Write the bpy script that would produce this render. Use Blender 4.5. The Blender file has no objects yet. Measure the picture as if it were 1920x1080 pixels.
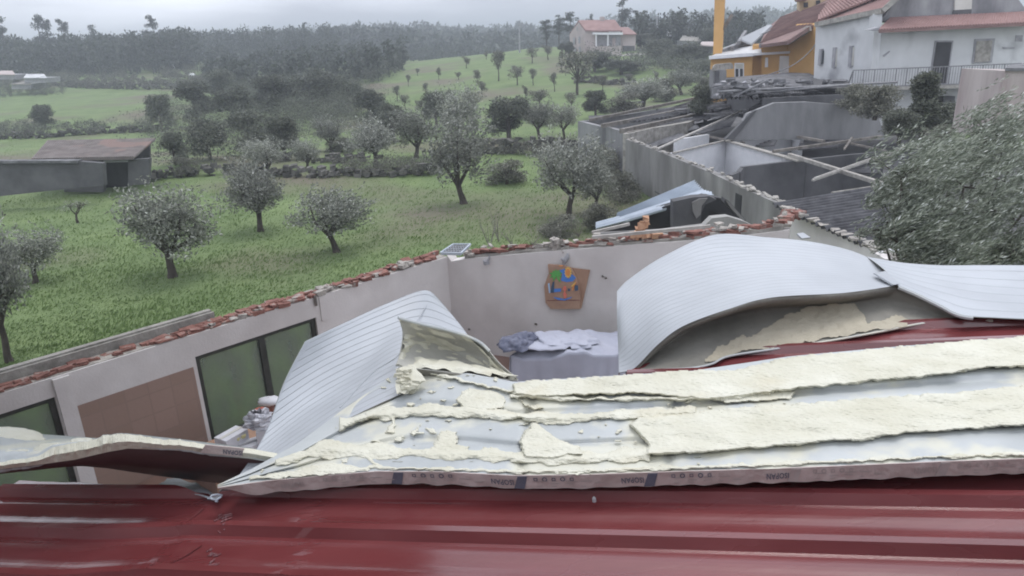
import bpy, math, random
import numpy as np
from mathutils import Vector, noise, Matrix
R = math.radians
random.seed(7)
scene = bpy.context.scene
col = scene.collection

# ------------------------------------------------------------------ camera, sky, sun, exposure
CAMZ = 7.0
F = 1360.0
PITCH = math.atan(463.0 / F)
ROLL = math.atan(0.0453)
CP, SP, CR, SR = math.cos(PITCH), math.sin(PITCH), math.cos(ROLL), math.sin(ROLL)
CAM = Vector((0, 0, CAMZ))
cd = bpy.data.cameras.new("camera")
cd.sensor_width = 36.0
cd.lens = 36.0 * F / 1920.0
cd.clip_start = 0.05
cd.clip_end = 6000
cam = bpy.data.objects.new("camera", cd)
col.objects.link(cam)
fw = Vector((0, CP, -SP)); r0 = Vector((1, 0, 0)); u0 = Vector((0, SP, CP))
rr = r0 * CR - u0 * SR
uu = r0 * SR + u0 * CR
cam.matrix_world = Matrix(((rr.x, uu.x, -fw.x, CAM.x), (rr.y, uu.y, -fw.y, CAM.y), (rr.z, uu.z, -fw.z, CAM.z), (0, 0, 0, 1)))
scene.camera = cam

SUN_EL, SUN_ROT = R(74), R(25)
w = bpy.data.worlds.new("World"); scene.world = w; w.use_nodes = True
nt = w.node_tree; N = nt.nodes; L = nt.links
bg = N['Background']
sky = N.new('ShaderNodeTexSky'); sky.sky_type = 'NISHITA'; sky.sun_disc = False
sky.sun_elevation = SUN_EL; sky.sun_rotation = SUN_ROT; sky.air_density = 2.0; sky.dust_density = 5.0; sky.ozone_density = 1.0
tc = N.new('ShaderNodeTexCoord')
mp = N.new('ShaderNodeMapping'); mp.inputs['Scale'].default_value = (1.0, 1.0, 4.5)
L.new(tc.outputs['Generated'], mp.inputs['Vector'])
nz = N.new('ShaderNodeTexNoise'); nz.inputs['Scale'].default_value = 2.3; nz.inputs['Detail'].default_value = 7; nz.inputs['Roughness'].default_value = 0.5
nz.inputs['Distortion'].default_value = 0.3
L.new(mp.outputs['Vector'], nz.inputs['Vector'])
cr = N.new('ShaderNodeValToRGB')
cr.color_ramp.elements[0].position = 0.40; cr.color_ramp.elements[0].color = (3.9, 4.1, 4.75, 1)
cr.color_ramp.elements[1].position = 0.62; cr.color_ramp.elements[1].color = (8.2, 8.5, 9.3, 1)
L.new(nz.outputs['Fac'], cr.inputs['Fac'])
mx = N.new('ShaderNodeMix'); mx.data_type = 'RGBA'
mx.inputs['Factor'].default_value = 0.93
L.new(sky.outputs['Color'], mx.inputs['A']); L.new(cr.outputs['Color'], mx.inputs['B'])
L.new(mx.outputs['Result'], bg.inputs['Color'])
bg.inputs['Strength'].default_value = 0.12

sd = bpy.data.lights.new("sun", 'SUN'); sd.energy = 0.6; sd.angle = R(25); sd.color = (1.0, 0.97, 0.93)
sun = bpy.data.objects.new("sun", sd); col.objects.link(sun)
sun.location = (0, 0, 40)
sdir = Vector((math.sin(SUN_ROT) * math.cos(SUN_EL), math.cos(SUN_ROT) * math.cos(SUN_EL), math.sin(SUN_EL)))
sun.rotation_euler = (-sdir).to_track_quat('-Z', 'Y').to_euler()

scene.view_settings.view_transform = 'Standard'
scene.view_settings.look = 'None'
scene.view_settings.exposure = 0.95
scene.view_settings.gamma = 1.0
scene.render.filter_size = 1.8
try:
    scene.cycles.pixel_filter_type = 'BLACKMAN_HARRIS'; scene.cycles.filter_width = 1.9
    scene.cycles.volume_bounces = 1
    scene.cycles.transparent_max_bounces = 12
except Exception: pass

# ------------------------------------------------------------------ geometry of sight (pixels of a 1920x1080 frame to world points)
def ray(u, v):
    x = u - 960.0; y = 540.0 - v
    X0 = CR * x + SR * y; Y0 = -SR * x + CR * y
    return r0 * X0 + u0 * Y0 + fw * F
def aY(u, v, y):
    d = ray(u, v); return CAM + d * (y / d.y)
def aZ(u, v, z):
    d = ray(u, v); return CAM + d * ((z - CAMZ) / d.z)
def aP(u, v, p0, n):
    d = ray(u, v); return CAM + d * ((p0 - CAM).dot(n) / d.dot(n))

def sstep(a, b, x):
    t = max(0.0, min(1.0, (x - a) / (b - a))); return t * t * (3 - 2 * t)
def fbm(x, y, z=0.0, o=4):
    s = 0; a = 1; f = 1
    for _ in range(o):
        s += a * noise.noise(Vector((x * f, y * f, z * f + 3.1 * _))); a *= .5; f *= 2.03
    return s
def ground_z(x, y, fine=True):
    d = math.hypot(x, y)
    z = 5.4 * math.exp(-((x - 18) / 50.0) ** 2 - ((y - 165) / 58.0) ** 2)
    z += 4.7 * sstep(120, 230, y) * sstep(0, -70, x)
    z += 3.0 * sstep(60, 200, d) * sstep(40, 90, x)
    z -= 1.0 * sstep(45, 75, y) * (1 - sstep(85, 125, y)) * sstep(15, -10, x)
    z += (6.5 * sstep(300, 520, d) + 5.0 * sstep(520, 900, d)) * (0.8 + .5 * noise.noise(Vector((x * .003, y * .003, 0)))) - 45 * sstep(1050, 2500, d)
    # terrace steps of the grove
    z += 0.22 * fbm(x * .09, y * .09, 1.0, 3)
    if fine and d < 90:
        z += 0.05 * fbm(x * 1.3, y * 1.3, 5.0, 2)
    # level the ground under the buildings
    f = sstep(17, 12, y) * sstep(-14, -9, x)
    return z * (1 - f) + 0.0 * f
def aG(u, v):
    d = ray(u, v); d = d / math.hypot(d.x, d.y)
    t = 4.0
    while t < 3000:
        p = CAM + d * t
        if p.z < ground_z(p.x, p.y, False):
            lo, hi = t / 1.02 - .1, t
            for _ in range(18):
                m = (lo + hi) / 2; q = CAM + d * m
                if q.z < ground_z(q.x, q.y, False): hi = m
                else: lo = m
            return CAM + d * hi
        t = t * 1.02 + .1
    return CAM + d * 900

# ------------------------------------------------------------------ materials
MATS = {}
def mat(name, c1, c2=None, rough=.8, scale=3.0, bump=0.0, bscale=None, metal=0.0, coords='Object', contrast=(.35, .65), stretch=(1, 1, 1), spec=.5, rnd=0.0, detail=6, c3=None, s3=1.0, p3=(.55, .62), coat=0, transl=0):
    m = bpy.data.materials.new(name); m.use_nodes = True
    n = m.node_tree.nodes; l = m.node_tree.links
    b = n['Principled BSDF']
    b.inputs['Roughness'].default_value = rough
    b.inputs['Metallic'].default_value = metal
    b.inputs['Specular IOR Level'].default_value = spec
    if coat: b.inputs['Coat Weight'].default_value = coat; b.inputs['Coat Roughness'].default_value = .08
    t = n.new('ShaderNodeTexCoord'); mpn = n.new('ShaderNodeMapping'); mpn.inputs['Scale'].default_value = stretch
    l.new(t.outputs[coords], mpn.inputs['Vector'])
    z = n.new('ShaderNodeTexNoise'); z.inputs['Scale'].default_value = scale; z.inputs['Detail'].default_value = detail; z.inputs['Roughness'].default_value = .6
    l.new(mpn.outputs['Vector'], z.inputs['Vector'])
    r = n.new('ShaderNodeValToRGB'); r.color_ramp.elements[0].position = contrast[0]; r.color_ramp.elements[1].position = contrast[1]
    c2 = c2 or tuple(x * 1.25 for x in c1)
    r.color_ramp.elements[0].color = (*c1, 1); r.color_ramp.elements[1].color = (*c2, 1)
    l.new(z.outputs['Fac'], r.inputs['Fac'])
    out = r.outputs['Color']
    if c3:
        z3 = n.new('ShaderNodeTexNoise'); z3.inputs['Scale'].default_value = s3; z3.inputs['Detail'].default_value = 5
        l.new(mpn.outputs['Vector'], z3.inputs['Vector'])
        r3 = n.new('ShaderNodeValToRGB'); r3.color_ramp.elements[0].position = p3[0]; r3.color_ramp.elements[1].position = p3[1]
        l.new(z3.outputs['Fac'], r3.inputs['Fac'])
        m3 = n.new('ShaderNodeMix'); m3.data_type = 'RGBA'
        l.new(r3.outputs['Color'], m3.inputs['Factor']); l.new(out, m3.inputs['A']); m3.inputs['B'].default_value = (*c3, 1)
        out = m3.outputs['Result']
    if rnd:
        oi = n.new('ShaderNodeObjectInfo'); mr = n.new('ShaderNodeMapRange')
        mr.inputs['To Min'].default_value = 1 - rnd; mr.inputs['To Max'].default_value = 1 + rnd
        l.new(oi.outputs['Random'], mr.inputs['Value'])
        hs = n.new('ShaderNodeHueSaturation'); l.new(mr.outputs['Result'], hs.inputs['Value']); l.new(out, hs.inputs['Color'])
        out = hs.outputs['Color']
    l.new(out, b.inputs['Base Color'])
    if bump:
        z2 = n.new('ShaderNodeTexNoise'); z2.inputs['Scale'].default_value = bscale or scale * 4; z2.inputs['Detail'].default_value = 5
        l.new(mpn.outputs['Vector'], z2.inputs['Vector'])
        bp = n.new('ShaderNodeBump'); bp.inputs['Strength'].default_value = min(1, bump); bp.inputs['Distance'].default_value = .02 * max(1, bump)
        l.new(z2.outputs['Fac'], bp.inputs['Height']); l.new(bp.outputs['Normal'], b.inputs['Normal'])
    if transl:
        tr = n.new('ShaderNodeBsdfTranslucent'); l.new(out, tr.inputs['Color'])
        ms = n.new('ShaderNodeMixShader'); ms.inputs['Fac'].default_value = transl
        l.new(b.outputs['BSDF'], ms.inputs[1]); l.new(tr.outputs['BSDF'], ms.inputs[2])
        l.new(ms.outputs['Shader'], n['Material Output'].inputs['Surface'])
    MATS[name] = m
    return m

def leafmat(name, dark, light, silver=None, fs=0.35, rough=.55):
    """leaves: colour per leaf from the 'leaf' attribute, per tree from the object's random value"""
    m = bpy.data.materials.new(name); m.use_nodes = True
    n = m.node_tree.nodes; l = m.node_tree.links; b = n['Principled BSDF']
    a = n.new('ShaderNodeAttribute'); a.attribute_name = 'leaf'
    r = n.new('ShaderNodeValToRGB')
    r.color_ramp.elements[0].color = (*dark, 1); r.color_ramp.elements[1].color = (*light, 1)
    r.color_ramp.elements[0].position = .1; r.color_ramp.elements[1].position = .75
    if silver:
        e = r.color_ramp.elements.new(.97); e.color = (*silver, 1)
    l.new(a.outputs['Fac'], r.inputs['Fac'])
    oi = n.new('ShaderNodeObjectInfo'); mr = n.new('ShaderNodeMapRange')
    mr.inputs['To Min'].default_value = .75; mr.inputs['To Max'].default_value = 1.3
    l.new(oi.outputs['Random'], mr.inputs['Value'])
    hs = n.new('ShaderNodeHueSaturation'); l.new(mr.outputs['Result'], hs.inputs['Value']); l.new(r.outputs['Color'], hs.inputs['Color'])
    l.new(hs.outputs['Color'], b.inputs['Base Color'])
    b.inputs['Roughness'].default_value = rough
    tr = n.new('ShaderNodeBsdfTranslucent'); l.new(hs.outputs['Color'], tr.inputs['Color'])
    ms = n.new('ShaderNodeMixShader'); ms.inputs['Fac'].default_value = .25
    l.new(b.outputs['BSDF'], ms.inputs[1]); l.new(tr.outputs['BSDF'], ms.inputs[2])
    l.new(ms.outputs['Shader'], n['Material Output'].inputs['Surface'])
    return m

M_grass = mat('grass ground', (.10, .15, .052), (.15, .205, .078), rough=.95, scale=.35, bump=1.5, bscale=9, detail=10, c3=(.135, .12, .085), s3=.09, p3=(.50, .68))
M_blade = leafmat('grass blades', (.105, .165, .052), (.155, .225, .078))
M_plaster = mat('white plaster', (.60, .57, .555), (.72, .69, .675), rough=.9, scale=.9, bump=.2, bscale=30, c3=(.52, .485, .47), s3=.6, p3=(.52, .72))
M_plaster2 = mat('weathered render', (.16, .155, .15), (.26, .255, .25), rough=.92, scale=.9, bump=.5, bscale=14, stretch=(1, 1, .35), c3=(.34, .335, .32), s3=.5, p3=(.52, .66))
M_greyw = mat('grey cement', (.17, .17, .175), (.28, .28, .285), rough=.92, scale=.9, bump=.5, bscale=14, stretch=(1, 1, .3))
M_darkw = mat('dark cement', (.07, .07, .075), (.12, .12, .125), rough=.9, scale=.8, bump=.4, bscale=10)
M_conc = mat('concrete ledge', (.22, .21, .19), (.40, .38, .35), rough=.9, scale=4, bump=.8, bscale=20)
M_mortar = mat('broken mortar', (.26, .24, .22), (.46, .43, .39), rough=.95, scale=8, bump=1, bscale=30)
M_brick = mat('hollow red brick', (.17, .075, .06), (.30, .145, .115), rough=.9, scale=7, bump=.8, bscale=40, c3=(.36, .32, .29), s3=6, p3=(.56, .66))
M_ochre = mat('orange brick shards', (.42, .22, .13), (.54, .34, .22), rough=.9, scale=9, bump=.6)
M_tilewall = mat('terracotta wall tiles', (.40, .255, .195), (.52, .35, .28), rough=.55, scale=3.0, bump=.15)
M_floor = mat('brown floor tiles', (.16, .10, .08), (.24, .15, .12), rough=.4, scale=2)
M_alu = mat('dark window aluminium', (.035, .04, .035), (.06, .065, .06), rough=.45, scale=5, metal=.3)
M_foam = mat('cream foam', (.57, .555, .45), (.66, .65, .555), rough=.95, scale=4, bump=.5, bscale=38, c3=(.56, .52, .39), s3=3.2, p3=(.60, .80))
M_film = mat('grey primer sheet', (.40, .425, .43), (.50, .525, .525), rough=.38, scale=2.2, bump=.15, bscale=8, c3=(.60, .595, .51), s3=3.2, p3=(.52, .60))
M_flap = mat('grey flap back', (.38, .375, .34), (.48, .475, .43), rough=.8, scale=4, bump=.5, bscale=20)
M_foamdark = mat('foam stuck on sheet back', (.17, .165, .145), (.25, .24, .21), rough=.85, scale=2.5, bump=.6, bscale=20)  # darker foam tone for the backs of the sheets
M_foamold = mat('buff foam patches', (.36, .325, .25), (.46, .42, .33), rough=.95, scale=3, bump=1, bscale=25)
M_tape = mat('pinkish joint tape', (.42, .35, .33), (.54, .465, .44), rough=.7, scale=9, bump=.4, bscale=30)
M_ink = mat('grey blue ink', (.09, .10, .14), (.14, .15, .19), rough=.7, scale=20)
M_inkl = mat('faint ink', (.36, .32, .31), (.42, .37, .35), rough=.7, scale=20)
M_wood = mat('weathered timber', (.13, .115, .10), (.27, .25, .23), rough=.9, scale=3, bump=.5, stretch=(1, 1, 1))
M_pale = mat('pale timber', (.33, .31, .29), (.5, .48, .45), rough=.85, scale=4, bump=.4)
M_fiber = mat('old fibre cement', (.085, .085, .09), (.20, .20, .21), rough=.9, scale=2.2, bump=.5, bscale=12)
M_fiberd = mat('dark fibre cement', (.045, .045, .05), (.11, .11, .12), rough=.85, scale=2.2, bump=.5, bscale=12)
M_zinc = mat('pale zinc sheet', (.38, .43, .49), (.50, .55, .61), rough=.45, scale=1.5, metal=.1)
M_roof = mat('faded roof tiles', (.17, .105, .10), (.27, .18, .165), rough=.9, scale=1.0, bump=.6, bscale=9)
M_roofr = mat('red roof tiles', (.235, .14, .13), (.32, .20, .185), rough=.9, scale=.8, bump=.6, bscale=7)
M_orange = mat('orange house paint', (.60, .35, .13), (.70, .425, .17), rough=.85, scale=.6, bump=.1)
M_yellow = mat('yellow house paint', (.46, .35, .21), (.52, .40, .25), rough=.85, scale=.6)
M_white = mat('white house paint', (.52, .53, .54), (.62, .63, .64), rough=.85, scale=.7, c3=(.28, .285, .30), s3=.5, p3=(.55, .74))
M_attic = mat('stained attic render', (.17, .17, .18), (.34, .34, .35), rough=.9, scale=.9, stretch=(1, 1, .5))
M_pink = mat('pale pink paint', (.40, .34, .33), (.48, .41, .395), rough=.85, scale=.4)
M_pinkw = mat('pink stained render', (.34, .285, .275), (.48, .43, .41), rough=.9, scale=1.2, stretch=(2, 2, .3))
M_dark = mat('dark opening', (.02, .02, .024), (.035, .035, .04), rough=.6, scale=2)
M_blind = mat('roller blind', (.52, .51, .47), (.6, .59, .55), rough=.7, scale=2)
M_frame = mat('grey window surround', (.26, .26, .28), (.36, .36, .38), rough=.7, scale=3)
M_pvc = mat('white plastic frame', (.72, .73, .75), (.8, .8, .82), rough=.4, scale=3)
M_iron = mat('iron rail', (.16, .16, .17), (.24, .24, .25), rough=.6, scale=8)
M_bark = mat('olive bark', (.035, .028, .023), (.085, .07, .058), rough=.95, scale=6, bump=1, bscale=20)
M_stone = mat('mossy stone', (.05, .05, .045), (.15, .145, .13), rough=.95, scale=1.5, bump=1, bscale=8)
M_cloth = mat('lilac white sheet cloth', (.37, .385, .46), (.45, .465, .545), rough=.95, scale=1.2, bump=.2, bscale=15)
M_blue = mat('dark blue clothes', (.09, .10, .15), (.19, .20, .26), rough=.95, scale=9)
M_box = mat('white cardboard', (.58, .58, .62), (.68, .68, .72), rough=.8, scale=4)
M_card = mat('brown cardboard', (.33, .20, .14), (.42, .27, .19), rough=.85, scale=4, bump=.1)
M_cup = mat('pale yellow plastic', (.68, .62, .30), (.74, .68, .36), rough=.5, scale=4)
M_redp = mat('red plastic', (.5, .12, .08), (.55, .15, .1), rough=.5, scale=4)
M_p = {k: mat('paint ' + k, c, tuple(x * 1.15 for x in c), rough=.7, scale=30) for k, c in dict(green=(.10, .36, .09), blue=(.07, .20, .55), yellow=(.75, .50, .12), orange=(.66, .26, .08), red=(.62, .17, .12), navy=(.05, .09, .15), sky=(.35, .5, .7)).items()}
M_far = leafmat('far pines', (.035, .043, .036), (.08, .092, .072))
M_olive = leafmat('olive leaves', (.13, .14, .12), (.33, .34, .29), (.56, .57, .53))
M_olive2 = leafmat('wind turned olive leaves', (.09, .11, .075), (.32, .35, .28), (.78, .80, .77), rough=.4)
M_ever = leafmat('evergreen leaves', (.06, .07, .055), (.155, .165, .125))
M_bush = leafmat('mixed scrub', (.09, .095, .075), (.21, .21, .165), (.36, .35, .30))

# wet red roof paint
def redmat():
    m = bpy.data.materials.new('wet red roof paint'); m.use_nodes = True
    n = m.node_tree.nodes; l = m.node_tree.links; b = n['Principled BSDF']
    t = n.new('ShaderNodeTexCoord'); mpn = n.new('ShaderNodeMapping'); mpn.inputs['Scale'].default_value = (.7, 3, 3)
    l.new(t.outputs['Object'], mpn.inputs['Vector'])
    z = n.new('ShaderNodeTexNoise'); z.inputs['Scale'].default_value = 1.6; z.inputs['Detail'].default_value = 6; l.new(mpn.outputs['Vector'], z.inputs['Vector'])
    r = n.new('ShaderNodeValToRGB'); r.color_ramp.elements[0].color = (.135, .030, .032, 1); r.color_ramp.elements[1].color = (.19, .048, .05, 1)
    r.color_ramp.elements[0].position = .35; r.color_ramp.elements[1].position = .7
    l.new(z.outputs['Fac'], r.inputs['Fac']); l.new(r.outputs['Color'], b.inputs['Base Color'])
    r2 = n.new('ShaderNodeMapRange'); r2.inputs['From Min'].default_value = .4; r2.inputs['From Max'].default_value = .65
    r2.inputs['To Min'].default_value = .16; r2.inputs['To Max'].default_value = .32
    z2 = n.new('ShaderNodeTexNoise'); z2.inputs['Scale'].default_value = 1.1; z2.inputs['Detail'].default_value = 4; l.new(mpn.outputs['Vector'], z2.inputs['Vector'])
    l.new(z2.outputs['Fac'], r2.inputs['Value']); l.new(r2.outputs['Result'], b.inputs['Roughness'])
    b.inputs['Specular IOR Level'].default_value = .6
    b.inputs['Coat Weight'].default_value = .5; b.inputs['Coat Roughness'].default_value = .12
    z3 = n.new('ShaderNodeTexNoise'); z3.inputs['Scale'].default_value = 7; z3.inputs['Detail'].default_value = 3; l.new(mpn.outputs['Vector'], z3.inputs['Vector'])
    bp = n.new('ShaderNodeBump'); bp.inputs['Strength'].default_value = .05; bp.inputs['Distance'].default_value = .02
    l.new(z3.outputs['Fac'], bp.inputs['Height']); l.new(bp.outputs['Normal'], b.inputs['Normal'])
    return m
M_red = redmat()
# profiled white sheet: fine grooves along its length, their shade painted as darker lines (UV v across)
def sheetmat(name, nl, tone=(.445, .47, .50), dash=False, groove_shade=.5):
    m = bpy.data.materials.new(name); m.use_nodes = True
    n = m.node_tree.nodes; l = m.node_tree.links; b = n['Principled BSDF']
    uv = n.new('ShaderNodeUVMap'); sep = n.new('ShaderNodeSeparateXYZ'); l.new(uv.outputs['UV'], sep.inputs['Vector'])
    mu = n.new('ShaderNodeMath'); mu.operation = 'MULTIPLY'; mu.inputs[1].default_value = nl; l.new(sep.outputs['Y'], mu.inputs[0])
    fr = n.new('ShaderNodeMath'); fr.operation = 'FRACT'; l.new(mu.outputs[0], fr.inputs[0])
    r = n.new('ShaderNodeValToRGB'); e = r.color_ramp.elements
    e[0].position = 0; e[0].color = (.0, .0, .0, 1); e[1].position = .09; e[1].color = (1, 1, 1, 1)
    x = e.new(.93); x.color = (1, 1, 1, 1); y = e.new(1.0); y.color = (0, 0, 0, 1)
    l.new(fr.outputs[0], r.inputs['Fac'])
    t = n.new('ShaderNodeTexCoord'); z = n.new('ShaderNodeTexNoise'); z.inputs['Scale'].default_value = 2.5; z.inputs['Detail'].default_value = 6
    l.new(t.outputs['Object'], z.inputs['Vector'])
    rc = n.new('ShaderNodeValToRGB'); rc.color_ramp.elements[0].color = (*[c * .88 for c in tone], 1); rc.color_ramp.elements[1].color = (*tone, 1)
    rc.color_ramp.elements[0].position = .35; rc.color_ramp.elements[1].position = .6
    l.new(z.outputs['Fac'], rc.inputs['Fac'])
    mxx = n.new('ShaderNodeMix'); mxx.data_type = 'RGBA'; mxx.inputs['A'].default_value = (*[c * groove_shade for c in tone], 1)
    l.new(r.outputs['Color'], mxx.inputs['Factor']); l.new(rc.outputs['Color'], mxx.inputs['B'])
    l.new(mxx.outputs['Result'], b.inputs['Base Color'])
    b.inputs['Roughness'].default_value = .42
    bp = n.new('ShaderNodeBump'); bp.inputs['Strength'].default_value = .5; bp.inputs['Distance'].default_value = .008
    l.new(r.outputs['Color'], bp.inputs['Height']); l.new(bp.outputs['Normal'], b.inputs['Normal'])
    return m
M_sheetL = sheetmat('white profiled sheet steel', 19, groove_shade=.62)
M_sheetR = sheetmat('white profiled sheet steel wide', 22, groove_shade=.76)
M_sheetF = sheetmat('white flat sheet steel', 7, groove_shade=.8)
# wavy brown wall tiles with joints
def tilemat():
    m = M_tilewall; n = m.node_tree.nodes; l = m.node_tree.links; b = n['Principled BSDF']
    uv = n.new('ShaderNodeUVMap')
    br = n.new('ShaderNodeTexBrick'); br.offset = 0; br.inputs['Scale'].default_value = 1
    br.inputs['Brick Width'].default_value = .33; br.inputs['Row Height'].default_value = .33; br.inputs['Mortar Size'].default_value = .012
    br.inputs['Color1'].default_value = (.29, .20, .16, 1); br.inputs['Color2'].default_value = (.33, .228, .188, 1); br.inputs['Mortar'].default_value = (.285, .20, .165, 1)
    l.new(uv.outputs['UV'], br.inputs['Vector']); l.new(br.outputs['Color'], b.inputs['Base Color'])
tilemat()
# window glass: thin pane, grey and clear mixed by noise
def glassmat():
    m = bpy.data.materials.new('greyed glass'); m.use_nodes = True
    n = m.node_tree.nodes; l = m.node_tree.links
    zt = n.new('ShaderNodeTexNoise'); zt.inputs['Scale'].default_value = 1.4; zt.inputs['Detail'].default_value = 5
    zm = n.new('ShaderNodeMapRange'); zm.inputs['From Min'].default_value = .35; zm.inputs['From Max'].default_value = .65; zm.inputs['To Min'].default_value = .38; zm.inputs['To Max'].default_value = .78; l.new(zt.outputs['Fac'], zm.inputs['Value'])
    g = n['Principled BSDF']; g.inputs['Base Color'].default_value = (.20, .22, .21, 1); g.inputs['Roughness'].default_value = .12
    t = n.new('ShaderNodeBsdfTransparent'); t.inputs['Color'].default_value = (.74, .77, .75, 1)
    ms = n.new('ShaderNodeMixShader'); l.new(zm.outputs['Result'], ms.inputs['Fac'])
    l.new(g.outputs['BSDF'], ms.inputs[1]); l.new(t.outputs['BSDF'], ms.inputs[2]); l.new(ms.outputs['Shader'], n['Material Output'].inputs['Surface'])
    return m
M_glass = glassmat()
M_glassd = mat('dark glass', (.04, .045, .05), (.06, .065, .07), rough=.1, scale=2)

# ------------------------------------------------------------------ mesh helpers
def tag(o, label=None, cat=None, group=None, kind=None):
    if label: o['label'] = label
    if cat: o['category'] = cat
    if group: o['group'] = group
    if kind: o['kind'] = kind
    return o
def thing(name, loc, label, cat, group=None):
    o = bpy.data.objects.new(name, None); col.objects.link(o); o.location = loc; o.empty_display_size = .2
    return tag(o, label, cat, group)
def wloc(o):
    v = Vector((0, 0, 0))
    while o: v += Vector(o.location); o = o.parent
    return v
class MB:
    def __init__(s): s.v = []; s.f = []; s.uv = {}; s.mi = []; s.leaf = None
    def add(s, vs, fs, mi=0):
        b = len(s.v); s.v += [tuple(v) for v in vs]; s.f += [tuple(b + i for i in f) for f in fs]; s.mi += [mi] * len(fs); return b
    def prism(s, pts, ext, mi=0):
        n = len(pts); pts = [Vector(p) for p in pts]; ext = Vector(ext)
        a = [p for p in pts] + [p + ext for p in pts]
        nn = (pts[1] - pts[0]).cross(pts[2] - pts[1])
        f = [tuple(range(n)), tuple(range(2 * n - 1, n - 1, -1))] + [(i + n, (i + 1) % n + n, (i + 1) % n, i) for i in range(n)]
        if nn.dot(ext) > 0: f = [tuple(reversed(x)) for x in f]
        s.add(a, f, mi); return s
    def box(s, c, sx, sy, sz, rz=0, jit=0, mi=0):
        c = Vector(c); ca, sa = math.cos(rz), math.sin(rz); vs = []
        for dz in (-.5, .5):
            for dx, dy in ((-.5, -.5), (.5, -.5), (.5, .5), (-.5, .5)):
                x, y, z = dx * sx, dy * sy, dz * sz
                x += random.uniform(-jit, jit); y += random.uniform(-jit, jit); z += random.uniform(-jit, jit)
                vs.append(c + Vector((x * ca - y * sa, x * sa + y * ca, z)))
        s.add(vs, [(3, 2, 1, 0), (4, 5, 6, 7), (0, 1, 5, 4), (1, 2, 6, 5), (2, 3, 7, 6), (3, 0, 4, 7)], mi); return s
    def bar(s, a, b, w, h=None, up=Vector((0, 0, 1)), mi=0):
        a = Vector(a); b = Vector(b); h = h or w; d = (b - a).normalized(); sd = d.cross(up)
        if sd.length < 1e-4: sd = Vector((1, 0, 0))
        sd.normalize(); uq = sd.cross(d).normalized(); vs = []
        for p in (a, b):
            for i, j in ((-.5, -.5), (.5, -.5), (.5, .5), (-.5, .5)): vs.append(p + sd * (i * w) + uq * (j * h))
        s.add(vs, [(0, 1, 2, 3), (7, 6, 5, 4), (0, 4, 5, 1), (1, 5, 6, 2), (2, 6, 7, 3), (3, 7, 4, 0)], mi); return s
    def tube(s, pts, rad, n=7, mi=0):
        pts = [Vector(p) for p in pts]; rings = []
        for i, p in enumerate(pts):
            d = (pts[min(i + 1, len(pts) - 1)] - pts[max(i - 1, 0)]).normalized()
            a = d.cross(Vector((0.13, .31, 1))); a.normalize(); b = d.cross(a)
            r = rad[i] if isinstance(rad, (list, tuple)) else rad
            rings.append([p + a * (r * math.cos(t * 2 * math.pi / n)) + b * (r * math.sin(t * 2 * math.pi / n)) for t in range(n)])
        vs = [q for rg in rings for q in rg]; fs = []
        for i in range(len(pts) - 1):
            for k in range(n):
                k2 = (k + 1) % n; fs.append((i * n + k, i * n + k2, (i + 1) * n + k2, (i + 1) * n + k))
        fs.append(tuple(range(n - 1, -1, -1))); fs.append(tuple((len(pts) - 1) * n + k for k in range(n)))
        s.add(vs, fs, mi); return s
    def grid(s, g, mi=0, flip=False):
        nv = len(g); nu = len(g[0]); b = len(s.v)
        for j in range(nv):
            for i in range(nu):
                s.v.append(tuple(g[j][i])); s.uv[b + j * nu + i] = (i / (nu - 1), j / (nv - 1))
        for j in range(nv - 1):
            for i in range(nu - 1):
                q = (b + j * nu + i, b + j * nu + i + 1, b + (j + 1) * nu + i + 1, b + (j + 1) * nu + i)
                s.f.append(tuple(reversed(q)) if flip else q); s.mi.append(mi)
        return s
    def build(s, name, m, parent=None, smooth=False, solid=0, mats=None, offset=-1, bevel=0):
        if parent: o0 = wloc(parent)
        else:
            a = np.array(s.v); o0 = Vector(((a[:, 0].min() + a[:, 0].max()) / 2, (a[:, 1].min() + a[:, 1].max()) / 2, a[:, 2].min()))
        me = bpy.data.meshes.new(name)
        me.from_pydata([(v[0] - o0.x, v[1] - o0.y, v[2] - o0.z) for v in s.v], [], s.f)
        for q in (mats or [m]): me.materials.append(q)
        if len(me.materials) > 1: me.polygons.foreach_set('material_index', s.mi)
        if s.uv:
            ul = me.uv_layers.new(name='UVMap'); arr = np.zeros((len(me.loops), 2)); li = np.zeros(len(me.loops), dtype=int); me.loops.foreach_get('vertex_index', li)
            t = np.zeros((len(s.v), 2))
            for k, q in s.uv.items(): t[k] = q
            arr = t[li]; ul.data.foreach_set('uv', arr.ravel())
        if s.leaf is not None:
            at = me.attributes.new('leaf', 'FLOAT', 'POINT'); at.data.foreach_set('value', s.leaf)
        if smooth: me.polygons.foreach_set('use_smooth', [True] * len(me.polygons))
        me.update()
        o = bpy.data.objects.new(name, me); col.objects.link(o)
        if parent: o.parent = parent
        else: o.location = o0
        if solid:
            md = o.modifiers.new('thickness', 'SOLIDIFY'); md.thickness = solid; md.offset = offset
            if mats and len(mats) > 1: md.material_offset = 1; md.material_offset_rim = 1
        if bevel:
            md = o.modifiers.new('bevel', 'BEVEL'); md.width = bevel; md.segments = 2
        return o
def catm(P, t):
    n = len(P) - 1; x = t * n; i = min(int(x), n - 1); f = x - i
    p0 = P[max(i - 1, 0)]; p1 = P[i]; p2 = P[i + 1]; p3 = P[min(i + 2, n)]
    return 0.5 * ((2 * p1) + (p2 - p0) * f + (2 * p0 - 5 * p1 + 4 * p2 - p3) * f * f + (3 * p1 - p0 - 3 * p2 + p3) * f ** 3)
def surf(rows, nu, nv, lin=False):
    rr_ = [[catm(r_, i / (nu - 1)) for i in range(nu)] for r_ in rows]
    return [[catm([r_[i] for r_ in rr_], j / (nv - 1)) for i in range(nu)] for j in range(nv)]
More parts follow.
